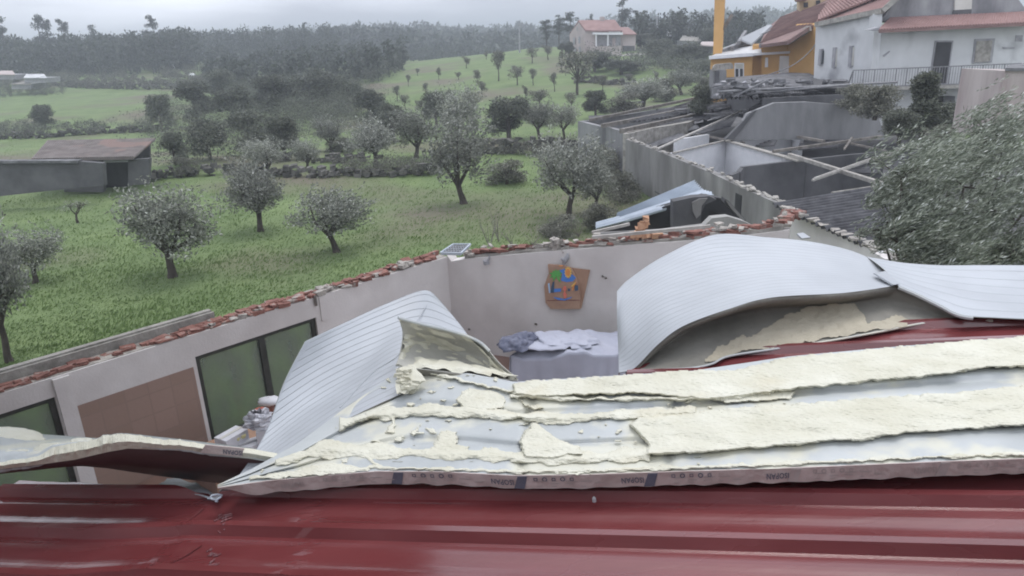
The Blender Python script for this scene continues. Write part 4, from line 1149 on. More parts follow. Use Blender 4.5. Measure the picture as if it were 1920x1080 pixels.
# ================================================================== SHED BETWEEN (behind the back wall) and RUINED BUILDING
def gp(u, v, z): return aZ(u, v, z)
RT = 2.2
def wallseg(mb, a, b, z0, th, side=1):
    a = Vector(a); b = Vector(b); d = Vector((b.x - a.x, b.y - a.y, 0)).normalized(); n_ = Vector((d.y, -d.x, 0)) * th * side
    mb.prism([Vector((a.x, a.y, z0)), Vector((b.x, b.y, z0)), b, a], n_)
def ruin():
    root = thing('roofless_building', gp(1330, 322, 0), 'long grey roofless building with bare walls and fallen beams, between grove and white house', 'building')
    line = [(1173, 261), (1225, 280), (1326, 321), (1391, 352), (1477, 390), (1540, 420), (1600, 450), (1660, 486)]
    T = [gp(u, v, RT) for u, v in line]
    mb = MB(); 
    for a, b in list(zip(T, T[1:]))[:4]: wallseg(mb, a, b, -.3, .28, -1)
    mb.build('long_wall', M_plaster2, root)
    mb = MB()
    for a, b in list(zip(T, T[1:]))[4:]: wallseg(mb, a, b, -.3, .28, -1)
    mb.build('near_wall', M_plaster, root)
    # broken capping on the wall
    mb = MB(); rng = random.Random(11); n = 110
    for k in range(n):
        p = catm(T, rng.random()); q = p + Vector((.16 + rng.uniform(-.12, .1), 0, rng.uniform(.0, .06)))
        mb.box(q, rng.uniform(.06, .16), rng.uniform(.2, .5), rng.uniform(.03, .06), rng.uniform(-.35, .1), .02)
    mb.build('broken_top', M_conc, root)
    mb = MB(); 
    for k in range(7):
        p = gp(1486 + rng.uniform(-14, 12), 404 + rng.uniform(-8, 6), RT + .1); mb.box(p, .3, .25, .12, rng.uniform(0, 3), .05)
    mb.build('roof_tile_shard', M_brick, root)
    # far end walls
    mb = MB(); a, b, c, d = gp(1088, 228, 2.35), gp(1129, 238, 2.3), gp(1136, 238, 2.3), gp(1170, 247, 2.3)
    wallseg(mb, a, b, -.5, .28, -1); wallseg(mb, b, c, -.5, .32, -1); wallseg(mb, c, d, -.5, .28, -1); wallseg(mb, gp(1088, 228, 2.35), gp(1290, 197, 2.6), -.5, .25, -1)
    mb.build('end_wall', M_greyw, root)
    # small vent slot
    mb = MB(); p = gp(1380, 362, 1.9); q = T[3].lerp(T[4], -.12)
    q = T[2].lerp(T[3], .86); d = (T[3] - T[2]).normalized(); nn = Vector((-d.y, d.x, 0)); nn = nn if nn.x < 0 else -nn
    mb.prism([q + nn * .02 + Vector((0, 0, -.25)), q + d * .5 + nn * .02 + Vector((0, 0, -.25)), q + d * .5 + nn * .02 + Vector((0, 0, -1.15)), q + nn * .02 + Vector((0, 0, -1.15))], -nn * .05); mb.build('slot_window', M_dark, root)
    # cross wall with pale broken top
    mb = MB(); l2 = [gp(1177, 251, RT + .25), gp(1225, 240, RT + .3), gp(1290, 230, RT + .35), gp(1300, 226, RT + .3)]
    for a, b in zip(l2, l2[1:]): wallseg(mb, a, b, -.3, .3, -1)
    mb.build('cross_wall', M_conc, root)
    # interior white walls
    mb = MB(); z = RT - .05
    def seg(u0, v0, u1, v1, z0_=None, th=.16): wallseg(mb, gp(u0, v0, z), gp(u1, v1, z), .0, th, -1)
    seg(1262, 287, 1361, 264); seg(1361, 264, 1466, 293); seg(1361, 264, 1486, 247); seg(1486, 247, 1500, 256); seg(1268, 262, 1330, 252)
    mb.build('white_partition', M_pvc, root)
    mb = MB()
    for a, b, w_ in (((1361, 263), (1500, 302), .26), ((1262, 287), (1361, 263), .12), ((1361, 263), (1488, 246), .12)):
        mb.bar(gp(*a, z + .035), gp(*b, z + .035), w_, .06)
    mb.build('partition_capping', M_conc, root)
    # dark inner wall at the front of the rooms
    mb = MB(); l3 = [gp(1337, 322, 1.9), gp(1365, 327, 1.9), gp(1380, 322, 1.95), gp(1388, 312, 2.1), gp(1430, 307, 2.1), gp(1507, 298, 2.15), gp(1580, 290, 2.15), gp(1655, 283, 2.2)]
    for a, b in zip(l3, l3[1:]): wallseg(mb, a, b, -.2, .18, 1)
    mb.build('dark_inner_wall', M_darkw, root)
    mb = MB(); mb.prism([Vector((p[0], p[1], .35)) for p in ((T[0].x + .2, T[0].y), (T[6].x + .2, T[6].y), (13, 13), (26, 32), (28, 66), (7.5, 66), (5.5, 42))], (0, 0, .06)); mb.build('screed', M_darkw, root)
    # tall back wall
    yb = 33.5
    mb = MB(); mb.prism([aY(u, v, yb) for u, v in ((1372, 262), (1402, 213), (1420, 206), (1453, 193), (1513, 191), (1560, 195), (1642, 201), (1660, 262))], (0, .3, 0)); mb.build('back_wall', M_greyw, root)
    mb = MB(); mb.prism([aY(u, v, yb - .06) for u, v in ((1360, 262), (1412, 209), (1420, 206), (1376, 262))], (0, .3, 0)); mb.build('buttress', M_darkw, root)
    mb = MB(); mb.prism([aY(u, v, yb + 4) for u, v in ((1405, 205), (1440, 186), (1600, 170), (1600, 260), (1405, 262))], (0, .3, 0)); mb.build('rear_wall', M_darkw, root)
ruin()
def beams():
    z = RT + .08
    L_ = [
     ('pale_pole', M_pale, (1233, 279, z), (1390, 208, z + .7), .13, 'pale pole leaning up across the far room of the roofless building', 'beam'),
     ('pale_pole', M_pale, (1524, 338, z), (1745, 262, z + .15), .12, 'long pale double pole pointing into the big olive tree', 'beam'),
     ('pale_pole', M_pale, (1527, 334, z + .1), (1700, 274, z + .2), .07, 'thin pale batten lying on the long double pole', 'beam'),
     ('dark_beam', M_wood, (1450, 284, z), (1652, 256, z), .2, 'dark heavy beam across the middle of the roofless rooms', 'beam'),
     ('grey_beam', M_wood, (1466, 251, z), (1545, 265, z), .2, 'short grey concrete beam between the white partition and the dark beam', 'beam'),
     ('grey_beam', M_conc, (1480, 290, z), (1655, 345, z), .22, 'long grey concrete beam running down to the right under the pale pole', 'beam'),
     ('grey_beam', M_wood, (1400, 239, z), (1452, 248, z), .16, 'small grey beam beside the tall back wall of the roofless building', 'beam'),
     ('grey_beam', M_wood, (1305, 252, z - .3), (1395, 268, z - .3), .16, 'grey rail behind the white partition wall', 'beam'),
     ('dark_beam', M_wood, (1583, 280, z), (1598, 258, z + .3), .12, 'short dark prop standing on the dark heavy beam', 'beam'),
     ('grey_beam', M_wood, (1590, 268, z - .1), (1660, 283, z - .1), .14, 'thin grey beam end at the right beside the dark heavy beam', 'beam'),
     ('grey_beam', M_conc, (1560, 362, z - .4), (1640, 350, z - .4), .12, 'low grey beam at the edge of the corrugated roof under the olive', 'beam'),
    ]
    for nm, m, a, b, w_, lab, c in L_:
        mb = MB(); mb.bar(gp(*a), gp(*b), w_ * .7, w_ * .55); tag(mb.build(nm, m), lab, c, 'fallen beams of the roofless building')
    # short posts carrying the beams, part of the building seen as stubs
beams()
def corr(mb, q, n, amp, thick=None, sub=6):
    """corrugated sheet over quad q (a,b,c,d): waves run from a-b edge to d-c edge"""
    a, b, c, d = q; nn = (b - a).cross(d - a).normalized()
    if nn.z < 0: nn = -nn
    g = []
    for j in range(4):
        row = []
        for i in range(n * sub + 1):
            t = i / (n * sub); p = a.lerp(b, t).lerp(d.lerp(c, t), j / 3)
            row.append(p + nn * (amp * math.sin(t * n * 6.2832)))
        g.append(row)
    mb.grid(g)
def ruin_roofs():
    z = 2.45
    # purlins and fibre-cement sheets of the far roof
    root = thing('fibre_cement_roof', gp(1230, 225, z), 'slipped grey corrugated sheets on purlins at the far end of the roofless building', 'roof')
    for a, b, w_ in (((1106, 225, z), (1320, 181, z + .5), .16), ((1129, 236, z), (1392, 186, z + .3), .2), ((1165, 246, z), (1440, 188, z + .1), .24), ((1176, 250, z - .02), (1300, 228, z), .14)):
        mb = MB(); mb.bar(gp(*a), gp(*b), w_); mb.build('purlin', M_wood, root)
    rng = random.Random(6)
    for k, (a, b, c, d) in enumerate((((1180, 229), (1316, 183), (1380, 182), (1262, 219)), ((1258, 214), (1378, 183), (1446, 182), (1342, 207)), ((1230, 238), (1336, 206), (1428, 192), (1385, 214)))):
        q = [gp(*p, z + .14 + .04 * k - (.2 if k == 2 else 0)) for p in (a, b, c, d)]
        mb = MB(); corr(mb, [q[0], q[3], q[2], q[1]], 10, .06); mb.build('roof_sheet', M_fiberd, root, solid=.012)
    mb = MB()
    for k in range(26):
        p = gp(rng.uniform(1190, 1420), rng.uniform(186, 225), z + .3); mb.box(p, rng.uniform(.3, 1.2), rng.uniform(.05, .2), .05, rng.uniform(-.3, .9), .03)
    mb.build('sheet_fragment', M_fiber, root)
    # ragged low roofs near the orange house
    root = thing('broken_shed_roof', aY(1470, 178, 38), 'broken low grey shed roofs with ragged sheets in front of the orange house', 'roof')
    ny = 37.0
    for k, (pts, yy0, yy1, m) in enumerate((
        ([(1345, 172), (1600, 160), (1585, 186), (1350, 186)], 0, 0, M_fiber),
        ([(1358, 158), (1470, 152), (1475, 166), (1350, 170)], 0, 0, M_fiber),
        ([(1425, 170), (1560, 162), (1575, 172), (1430, 180)], 0, 0, M_zinc if False else M_fiber),
        ([(1500, 150), (1590, 152), (1600, 170), (1510, 166)], 0, 0, M_darkw))):
        q = [aY(pts[0][0], pts[0][1], ny + 3 - k * .3), aY(pts[1][0], pts[1][1], ny + 3 - k * .3), aY(pts[2][0], pts[2][1], ny - k * .4), aY(pts[3][0], pts[3][1], ny - k * .4)]
        mb = MB(); corr(mb, [q[0], q[1], q[2], q[3]], 30, .06); mb.build('roof_sheet', m, root, solid=.03)
    mb = MB()
    for k in range(90):
        p = aY(rng.uniform(1345, 1590), rng.uniform(150, 182), rng.uniform(35.5, 38.5)); mb.box(p, rng.uniform(.1, .8), rng.uniform(.1, .4), rng.uniform(.04, .12), rng.uniform(0, 3), .08)
    mb.build('rubble', M_fiber, root)
    mb = MB()
    for k in range(22):
        p = aY(rng.uniform(1345, 1440), rng.uniform(152, 180), rng.uniform(35.5, 37)); mb.box(p, rng.uniform(.1, .5), rng.uniform(.1, .3), rng.uniform(.04, .1), rng.uniform(0, 3), .06)
    mb.build('pale_rubble', M_frame, root)
    for (u0, v0, u1, v1, r_) in ((1345, 172, 1682, 154, .06), (1400, 176, 1600, 158, .05), (1375, 182, 1440, 150, .05)):
        mb = MB(); mb.tube([aY(u0, v0, 35.6), aY(u1, v1, 34.8)], r_, 6); mb.build('pipe', M_iron, root)
    mb = MB(); mb.prism([aY(u, v, 34.9) for u, v in ((1432, 184), (1640, 174), (1640, 215), (1432, 225))], (0, .25, 0)); mb.build('shed_wall', M_darkw, root)
    # dark hipped roof
    root = thing('dark_hip_roof', aY(1500, 160, 40), 'dark grey hipped roof just below the orange house', 'roof')
    a, b, c, d, e, f = aY(1428, 160, 40), aY(1572, 162, 40), aY(1476, 136, 45), aY(1517, 137, 45), aY(1440, 150, 46), aY(1560, 152, 46)
    mb = MB(); mb.add([a, b, c, d, a + Vector((0, 8, 0)), b + Vector((0, 8, 0))], [(0, 1, 3, 2), (1, 5, 3), (4, 0, 2), (5, 4, 2, 3)]); mb.build('slope', M_fiber, root, solid=.08)
    mb = MB(); mb.prism([a, b, b - Vector((0, 0, 2)), a - Vector((0, 0, 2))], (0, 6, 0)); mb.build('wall', M_darkw, root)
    # corrugated roof under the olive
    root = thing('corrugated_roof', gp(1560, 400, 2.4), 'dark grey corrugated roof under the big olive tree, beside the long wall', 'roof')
    q = [gp(1448, 383, 2.35), gp(1640, 470, 2.2), gp(1860, 440, 2.4), gp(1640, 352, 2.65)]
    mb = MB(); corr(mb, [q[0], q[1], q[2], q[3]], 20, .06, sub=8); mb.build('roof_sheet', M_fiberd, root, solid=.012)
    mb = MB()
    for k in range(30):
        p = q[0].lerp(q[1], rng.random()) + Vector((.1, 0, .03)); mb.box(p, .25, .12, .05, rng.uniform(-.4, .4), .03)
    mb.build('edge_mortar', M_mortar, root)
    mb = MB(); wallseg(mb, q[1], q[2], 0, .2, 1); mb.build('wall', M_white, root)
ruin_roofs()
def fallen_sheets():
    for k, (q, zz, lb) in enumerate((
        (((1196, 266), (1262, 246), (1285, 254), (1222, 277)), 1.7, 'fallen grey corrugated sheet just inside the far corner of the long wall'),
        (((1292, 236), (1384, 214), (1370, 236), (1304, 252)), 2.0, 'fallen dark corrugated sheet hanging left of the tall grey wall'),
        (((1225, 246), (1300, 231), (1312, 240), (1238, 256)), 1.9, 'fallen grey corrugated sheet behind the pale topped cross wall'),
        (((1500, 266), (1592, 262), (1570, 276), (1496, 280)), 1.8, 'fallen dark corrugated sheet under the dark heavy beam'),
        (((1405, 262), (1460, 256), (1452, 272), (1400, 276)), 1.6, 'small fallen corrugated sheet behind the white partition'),
        (((1600, 300), (1660, 292), (1650, 325), (1585, 322)), 1.5, 'fallen corrugated sheet lying right of the crossing pale beams'))):
        p = [gp(a, b, zz + (.35 if n_ in (1, 2) else 0)) for n_, (a, b) in enumerate(q)]
        mb = MB(); corr(mb, [p[0], p[3], p[2], p[1]], 7, .05); tag(mb.build('fallen_sheet', M_fiberd if k % 2 else M_fiber, None, solid=.012), lb, 'roof sheet', 'fallen corrugated sheets')
fallen_sheets()
def zinc_lean():
    root = thing('loose_zinc_sheet', aY(1230, 400, 15), 'pale blue corrugated zinc sheets thrown up on the small shed behind the back wall', 'zinc sheet')
    q = [aY(1156, 402, 14.5), aY(1301, 340, 17.5), aY(1318, 358, 16.6), aY(1160, 411, 14.3)]
    mb = MB(); corr(mb, [q[0], q[3], q[2], q[1]], 6, .05, sub=8); mb.build('upper_sheet', M_zinc, root, solid=.006)
    q = [aY(1160, 412, 14.25), aY(1318, 358, 16.5), aY(1338, 364, 15.8), aY(1170, 413, 14.0)]
    mb = MB(); corr(mb, [q[0], q[3], q[2], q[1]], 4, .05, sub=8); mb.build('lower_sheet', M_zinc, root, solid=.006)
    q = [aY(1117, 419, 13.6), aY(1158, 408, 14.1), aY(1176, 412, 13.9), aY(1118, 427, 13.3)]
    mb = MB(); corr(mb, [q[0], q[3], q[2], q[1]], 2, .04, sub=8); mb.build('sheet_end', M_zinc, root, solid=.006)
    # low shed the sheets lie on: front wall with a broken arch
    root = thing('arched_shed', aY(1300, 420, 14), 'small shed with a broken arched opening between the back wall and the long grey wall', 'shed')
    yy = 14.0
    arch = [(1313, 430), (1315, 400), (1322, 384), (1340, 374), (1360, 376), (1372, 388), (1394, 412), (1394, 430)]
    outl = [(1225, 384), (1262, 372), (1300, 364), (1330, 372), (1352, 368), (1365, 375), (1394, 410), (1402, 440), (1225, 440)]
    mb = MB(); mb.prism([aY(u, v, yy) for u, v in [(1262, 440), (1262, 378), (1300, 370), (1330, 368), (1344, 374), (1322, 384), (1315, 400), (1313, 440)]], (0, .25, 0))
    mb.prism([aY(u, v, yy) for u, v in [(1360, 373), (1366, 377), (1398, 412), (1396, 417), (1372, 394), (1358, 380)]], (0, .25, 0)); mb.build('front_wall', M_darkw, root)
    mb = MB(); mb.prism([aY(u, v, yy - .05) for u, v in [(1298, 380), (1312, 373), (1327, 372), (1316, 386), (1314, 402), (1306, 410), (1299, 396)]], (0, .1, 0)); mb.prism([aY(u, v, yy - .05) for u, v in [(1360, 374), (1368, 380), (1397, 412), (1394, 416), (1372, 392)]], (0, .1, 0)); mb.build('bare_render', M_plaster2, root)
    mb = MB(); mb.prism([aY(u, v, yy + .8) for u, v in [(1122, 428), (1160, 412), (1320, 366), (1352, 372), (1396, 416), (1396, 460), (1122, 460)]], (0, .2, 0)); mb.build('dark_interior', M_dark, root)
    mb = MB(); mb.prism([aY(u, v, yy - 1.0) for u, v in [(1125, 440), (1240, 434), (1320, 424), (1335, 409), (1365, 406), (1395, 415), (1420, 428), (1440, 460), (1125, 460)]], (0, .2, 0)); mb.build('low_wall', M_plaster2, root)
    # battens
    for a, b, lb in (((1110, 445, 12.0), (1332, 424, 11.6), 'thin grey batten lying along the top of the back wall'), ((1110, 436, 13.0), (1180, 420, 13.2), 'short grey batten at the left end of the zinc sheets')):
        mb = MB(); mb.bar(aY(*a), aY(*b), .05); tag(mb.build('batten', M_pale), lb, 'batten')
    # orange brick shard pile
    rng = random.Random(8); mb = MB()
    for (u, v, s_) in ((1212, 411, .1), (1209, 417, .12), (1205, 424, .13), (1201, 430, .14), (1196, 437, .16), (1206, 438, .16), (1218, 440, .18), (1190, 442, .15), (1230, 441, .15)):
        mb.box(bw(u, v, .1), s_ * 1.1, .1, s_ * .7, rng.uniform(-.6, .6), .03)
    tag(mb.build('brick_shards', M_ochre), 'pile of orange broken brick with one shard standing up, on the back wall', 'bricks')
zinc_lean()

# ================================================================== HOUSES ON THE RIGHT
def quad_(mb, pts, th): mb.prism(pts, th)
def orange_house():
    y = 48.0
    root = thing('orange_house', aY(1420, 200, y), 'orange house with tiled roof and tall square chimney, left of the white house', 'house')
    P = lambda pts, m, name, yy=y, d=4, par=root: pxprism(name, pts, yy, d, m, par, skew=.34)
    P([(1333, 105), (1411, 101), (1409, 215), (1327, 215)], M_orange, 'wall', y, 6)
    P([(1411, 85), (1429, 84), (1428, 215), (1409, 215)], M_orange, 'recessed_wall', y + .8, 5)
    P([(1428, 84), (1478, 80), (1477, 215), (1427, 215)], M_orange, 'wall', y + .3, 6)
    mb = MB(); mb.prism([aY(1478, 80, y + .3), aY(1517, 50, y - 1.5), aY(1531, 43, y - 2.2), aY(1524, 215, y - 2.2), aY(1476, 215, y + .3)], (0, 3, 0)); mb.build('gable_wall', M_orange, root)
    # roofs
    k1, k2, k3 = aY(1424, 84, y - .2), aY(1519, 49, y - 1.9), aY(1496, 18, y + 9)
    rn = (k2 - k1).cross(k3 - k1).normalized(); q_ = lambda u, v: aP(u, v, k1, rn)
    a = [q_(*p) for p in ((1424, 84), (1476, 77), (1519, 49), (1533, 43), (1700, -70), (1600, -60), (1496, 18), (1465, 31), (1438, 52))]
    up_ = rn if rn.z > 0 else -rn
    mb = MB(); mb.prism(a, -up_ * .2); rf = mb.build('tiled_roof', M_roof, root)
    mb = MB()
    for k in range(1, 22):     # tile courses
        t = k / 22; mb.bar(a[0].lerp(a[7], t) + up_ * .03, a[2].lerp(a[4], t * .5) + up_ * .03, .10, .07)
    mb.build('tile_course', M_roof, rf)
    mb = MB(); mb.bar(aY(1474, 80, y - .2), aY(1517, 53, y - 2), .35, .3); mb.build('verge', M_pale, root)
    mb = MB(); mb.bar(aY(1424, 86, y - .25), aY(1476, 79, y - .2), .2, .25); mb.build('gutter', M_iron, root)
    mb = MB(); mb.prism([aY(1331, 107, y - .4), aY(1411, 101, y - .4), aY(1428, 98, y - .2), aY(1426, 83, y + 2), aY(1411, 85, y + 2.2), aY(1352, 95, y + 2.4)], (0, .05, -.15)); mb.build('annex_roof', M_white, root)
    mb = MB(); mb.bar(aY(1330, 108, y - .5), aY(1411, 102, y - .5), .2, .2); mb.bar(aY(1411, 102, y - .3), aY(1480, 98, y + .1), .14, .14); mb.build('fascia', M_pvc, root)
    for (q) in (((1353, 95), (1395, 78), (1424, 72), (1378, 92)), ((1386, 76), (1440, 50), (1448, 50), (1410, 85))):
        mb = MB(); n_ = [aY(q[0][0], q[0][1], y + 2), aY(q[1][0], q[1][1], y + 5), aY(q[2][0], q[2][1], y + 5), aY(q[3][0], q[3][1], y + 2)]; mb.prism(n_, (0, .05, .12)); mb.build('white_roof_panel', M_sheetF, root)
    for a_, b_ in (((1352, 97), (1447, 58)), ((1372, 90), (1418, 62)), ((1340, 101), (1405, 86)), ((1385, 80), (1398, 60))):
        mb = MB(); mb.bar(aY(*a_, y + 1.6), aY(*b_, y + 4.2), .2, .22); mb.build('loose_batten', M_iron, root)
    # chimney
    mb = MB(); mb.prism([aY(1337, 102, y + 1), aY(1353, 101, y + 1), aY(1360, -40, y + 1), aY(1341, -40, y + 1)], (.3, .8, 0)); ch = mb.build('chimney', M_orange, root)
    mb = MB(); mb.box(aY(1351, -8, y + 1.4), .95, 1.1, .12); mb.build('chimney_band', M_frame, ch)
    # window
    def win(l, t, r_, b, yy, shut=.4):
        f = P([(l, t), (r_, t), (r_, b), (l, b)], M_pvc, 'window', yy - .06, .1)
        w_ = (r_ - l); P([(l + w_ * .12, t + (b - t) * .38), (l + w_ * .42, t + (b - t) * .38), (l + w_ * .42, b - 3), (l + w_ * .12, b - 3)], M_glassd, 'pane', yy - .09, .04, f)
        P([(l + w_ * .58, t + (b - t) * .38), (r_ - w_ * .12, t + (b - t) * .38), (r_ - w_ * .12, b - 3), (l + w_ * .58, b - 3)], M_glassd, 'pane', yy - .09, .04, f)
        P([(l + 2, t + 2), (r_ - 2, t + 2), (r_ - 2, t + (b - t) * .36), (l + 2, t + (b - t) * .36)], M_blind, 'roller_blind', yy - .085, .03, f)
    win(1377, 118, 1395, 147, y)
    P([(1462, 105), (1480, 105), (1479, 140), (1460, 140)], M_pvc, 'door', y + .2, .1)
    P([(1435, 108), (1440, 108), (1440, 126), (1434, 126)], M_pvc, 'window', y + .22, .1)
    # upper storey behind
    P([(1452, -30), (1499, -40), (1499, 18), (1497, 17), (1492, 22), (1470, 30)], M_yellow, 'upper_wall', y + 8.5, 3) if False else None
    P([(1499, -30), (1600, -50), (1600, 10), (1499, 24)], M_yellow, 'upper_wall', y + 7.0, 4)
    P([(1489, -6), (1512, -7), (1512, 1), (1494, 2)], M_roof, 'upper_eave', y + 6.5, 2)
    for u in (1511, 1534): P([(u - 4, 5 - (u - 1511) * .18), (u + 4, 4 - (u - 1511) * .18), (u + 4, 13 - (u - 1511) * .18), (u - 4, 14 - (u - 1511) * .18)], M_dark, 'window', y + 6.9, .15)
    # leaning plank, wire
    mb = MB(); mb.bar(aY(1355, 56, y + 1.5), aY(1373, 28, y + 1.5), .3, .15); tag(mb.build('leaning_plank', M_wood), 'grey plank leaning out beside the tall orange chimney', 'plank')
    mb = MB(); pts = [aY(1543, 52, 44), aY(1524, 90, 44), aY(1490, 120, 43.5), aY(1450, 137, 43), aY(1404, 149, 42)]; mb.tube([catm(pts, i / 20) for i in range(21)], .03, 5); mb.tube([aY(1532, 42, 44.5), aY(1620, -10, 46)], .05, 5)
    tag(mb.build('cable', M_iron), 'black cable sagging across the orange house wall', 'cable')
orange_house()
def small_chimney():
    y = 41
    root = thing('garden_chimney', aY(1350, 170, y), 'short grey block chimney with a half round cap in front of the orange house', 'chimney')
    pxprism('shaft', [(1338, 131), (1362, 131), (1363, 185), (1336, 185)], y, .8, M_greyw, root)
    pxprism('opening', [(1341, 133), (1349, 133), (1348, 164), (1339, 164)], y - .03, .1, M_darkw, root)
    mb = MB(); c0 = aY(1350, 131, y + .4); ring = []
    r_ = .45; g = []
    for k in range(13):
        a = math.pi * k / 12; g.append([c0 + Vector((-r_ * .6 * math.cos(a) - .35, -.45 - .3 * math.cos(a), r_ * .75 * math.sin(a))), c0 + Vector((-r_ * .6 * math.cos(a) + .65, .45 - .3 * math.cos(a), r_ * .75 * math.sin(a)))])
    mb.grid(g); mb.build('cap', M_conc, root, solid=.06)
    tag(root, None, None)
small_chimney()
def white_house():
    y = 38.0
    root = thing('white_house', aY(1640, 230, y), 'large white house with balcony, dark door and tiled awning, in the top right corner', 'house')
    P = lambda pts, m, name, yy=y, d=5, par=root: pxprism(name, pts, yy, d, m, par)
    # side wing under the sloping roof
    mb = MB(); mb.prism([aY(1530, 43, y + 5), aY(1643, 28, y + .4), aY(1632, 230, y + .4), aY(1522, 230, y + 5)], (1.2, 2.5, 0)); mb.build('side_wall', M_white, root)
    mb = MB(); mb.prism([aY(1638, 26, y + .2), aY(1655, 24, y - .1), aY(1640, 230, y - .1), aY(1624, 230, y + .2)], (0, .4, 0)); mb.build('corner_pillar', M_white, root)
    P([(1639, 52), (1960, 34), (1960, 175), (1631, 168)], M_white, 'facade', y, 6)
    P([(1631, 168), (1747, 164), (1747, 235), (1629, 235)], M_white, 'lower_wall', y + .02, 5)
    P([(1747, 164), (1960, 158), (1960, 178), (1747, 180)], M_white, 'lintel_wall', y + .03, 5)
    P([(1791, 178), (1815, 178), (1813, 235), (1788, 235)], M_white, 'pillar', y + .03, 1)
    P([(1872, 160), (1960, 158), (1960, 235), (1868, 235)], M_white, 'lower_wall', y + .03, 5)
    P([(1745, 175), (1880, 170), (1880, 238), (1740, 238)], M_darkw, 'porch_back', y + 2.2, .3)
    P([(1844, 178), (1874, 172), (1872, 235), (1840, 235)], M_conc, 'porch_wall', y + .6, .3)
    P([(1815, 172), (1846, 171), (1841, 220), (1812, 220)], M_dark, 'porch_door', y + 1.2, .1)
    # attic
    P([(1651, 40), (1662, 24), (1690, -8), (1760, -80), (1880, -30), (1912, 2), (1925, 20), (1925, 34)], M_attic, 'attic_wall', y + 1.2, 5)
    P([(1791, -8), (1823, -8), (1822, 17), (1790, 19)], M_blind, 'attic_blind', y + 1.12, .1)
    P([(1789, 19), (1822, 17), (1821, 26), (1788, 28)], M_darkw, 'attic_sill', y + 1.1, .12)
    # awning with tiles
    a, b, c, d = aY(1648, 57, y - 1.0), aY(1960, 42, y - 1.0), aY(1960, 22, y + 1.0), aY(1671, 35, y + 1.0)
    mb = MB(); mb.prism([a, b, c, d], (0, 0, -.12)); aw = mb.build('tiled_awning', M_roof, root)
    mb = MB()
    for k in range(60):
        t = k / 60; mb.tube([a.lerp(b, t) + Vector((0, 0, .02)), d.lerp(c, t) + Vector((0, 0, .02))], .07, 5)
    mb.build('tile_row', M_roofr, aw)
    P([(1649, 57), (1960, 42), (1960, 47), (1649, 62)], M_frame, 'eave_board', y - .95, .1)
    P([(1631, 56), (1650, 50), (1650, 57)], M_frame, 'eave_tip', y - 1.0, .6)
    # big roof slope
    mb = MB(); e = [aY(1530, 46, y + 4.6), aY(1655, 20, y - .2), aY(1700, -20, y - .5), aY(1760, -90, y + 4), aY(1600, -60, y + 12), aY(1534, 38, y + 7)]
    mb.prism([e[0], e[1], e[2], e[3], e[4], e[5]], (0, 0, .15)); rf = mb.build('roof', M_roofr, root)
    mb = MB()
    for k in range(1, 26):
        t = k / 26; mb.bar(e[0].lerp(e[2], t) + Vector((0, 0, .18)), e[5].lerp(e[4], t) + Vector((0, 0, .18)), .16, .1)
    mb.build('tile_row', M_roofr, rf)
    mb = MB(); mb.bar(e[0], e[1], .2, .25); mb.bar(e[1], e[2], .2, .25); mb.build('gutter', M_conc, rf)
    # door and windows
    f = P([(1754, 76), (1788, 76), (1776, 158), (1742, 158)], M_frame, 'door_frame', y - .06, .1)
    f = P([(1757, 79), (1785, 79), (1774, 156), (1745, 156)], M_dark, 'door', y - .10, .06)
    f = P([(1829, 73), (1866, 72), (1860, 117), (1823, 119)], M_frame, 'window', y - .06, .1)
    P([(1832, 77), (1861, 76), (1856, 115), (1827, 117)], M_blind if False else M_conc, 'shutter', y - .10, .05, f)
    for l, t, r_, b, dk in ((1540, 92, 1552, 123, 1), (1566, 89, 1581, 128, 0), (1597, 86, 1613, 126, 0)):
        yy = y + 5 - (l - 1530) / 110 * 4.6
        f = P([(l, t), (r_, t - 1), (r_ - 3, b - 1), (l - 3, b)], M_frame, 'window', yy - .35, .3)
        P([(l + 3, t + 3), (r_ - 1.5, t + 2), (r_ - 4.5, b - 4), (l, b - 3)], M_glassd if dk else M_blind, 'pane' if dk else 'shutter', yy - .39, .06, f)
    # balcony
    a, b = aY(1600, 166, y - 1.2), aY(1885, 157, y - 1.2)
    mb = MB(); mb.prism([a, b, b + Vector((0, 1.2, 0)), a + Vector((0, 1.2, 0))], (0, 0, -.14)); mb.build('balcony_slab', M_conc, root)
    ra, rb = aY(1600, 132, y - 1.15), aY(1915, 119, y - 1.15)
    mb = MB(); mb.bar(ra, rb, .05); mb.bar(a + Vector((0, .05, .06)), b + Vector((0, .05, .06)), .04)
    n_ = 62
    for k in range(n_ + 1):
        t = k / n_; p = ra.lerp(rb, t); mb.bar(Vector((p.x, p.y, p.z)), Vector((p.x, p.y, a.z + .02)), .018 if k % 4 else .04)
    mb.bar(ra, aY(1590, 160, y - .3), .05)
    mb.build('balcony_railing', M_iron, root)
    # stains marks
    for q in (((1905, 66), (1918, 66), (1917, 78), (1904, 78)), ((1880, 88), (1903, 88), (1902, 92), (1882, 92)), ((1655, 104), (1668, 95), (1669, 97), (1658, 107))):
        P(list(q), M_frame, 'wall_fixture', y - .03, .05)
white_house()
def pink_wall():
    y = 21
    root = thing('pink_wall', aY(1890, 230, y), 'high pink stained wall end with dark cap, at the right edge', 'wall')
    pxprism('render', [(1884, 133), (1960, 134), (1960, 262), (1860, 262)], y, 2, M_pinkw, root)
    mb = MB(); mb.prism([aY(1884, 133, y - .08), aY(1960, 134, y - .08), aY(1960, 120, y + 2), aY(1893, 126, y + 2)], (0, 0, .08)); mb.build('cap', M_fiber, root)
pink_wall()
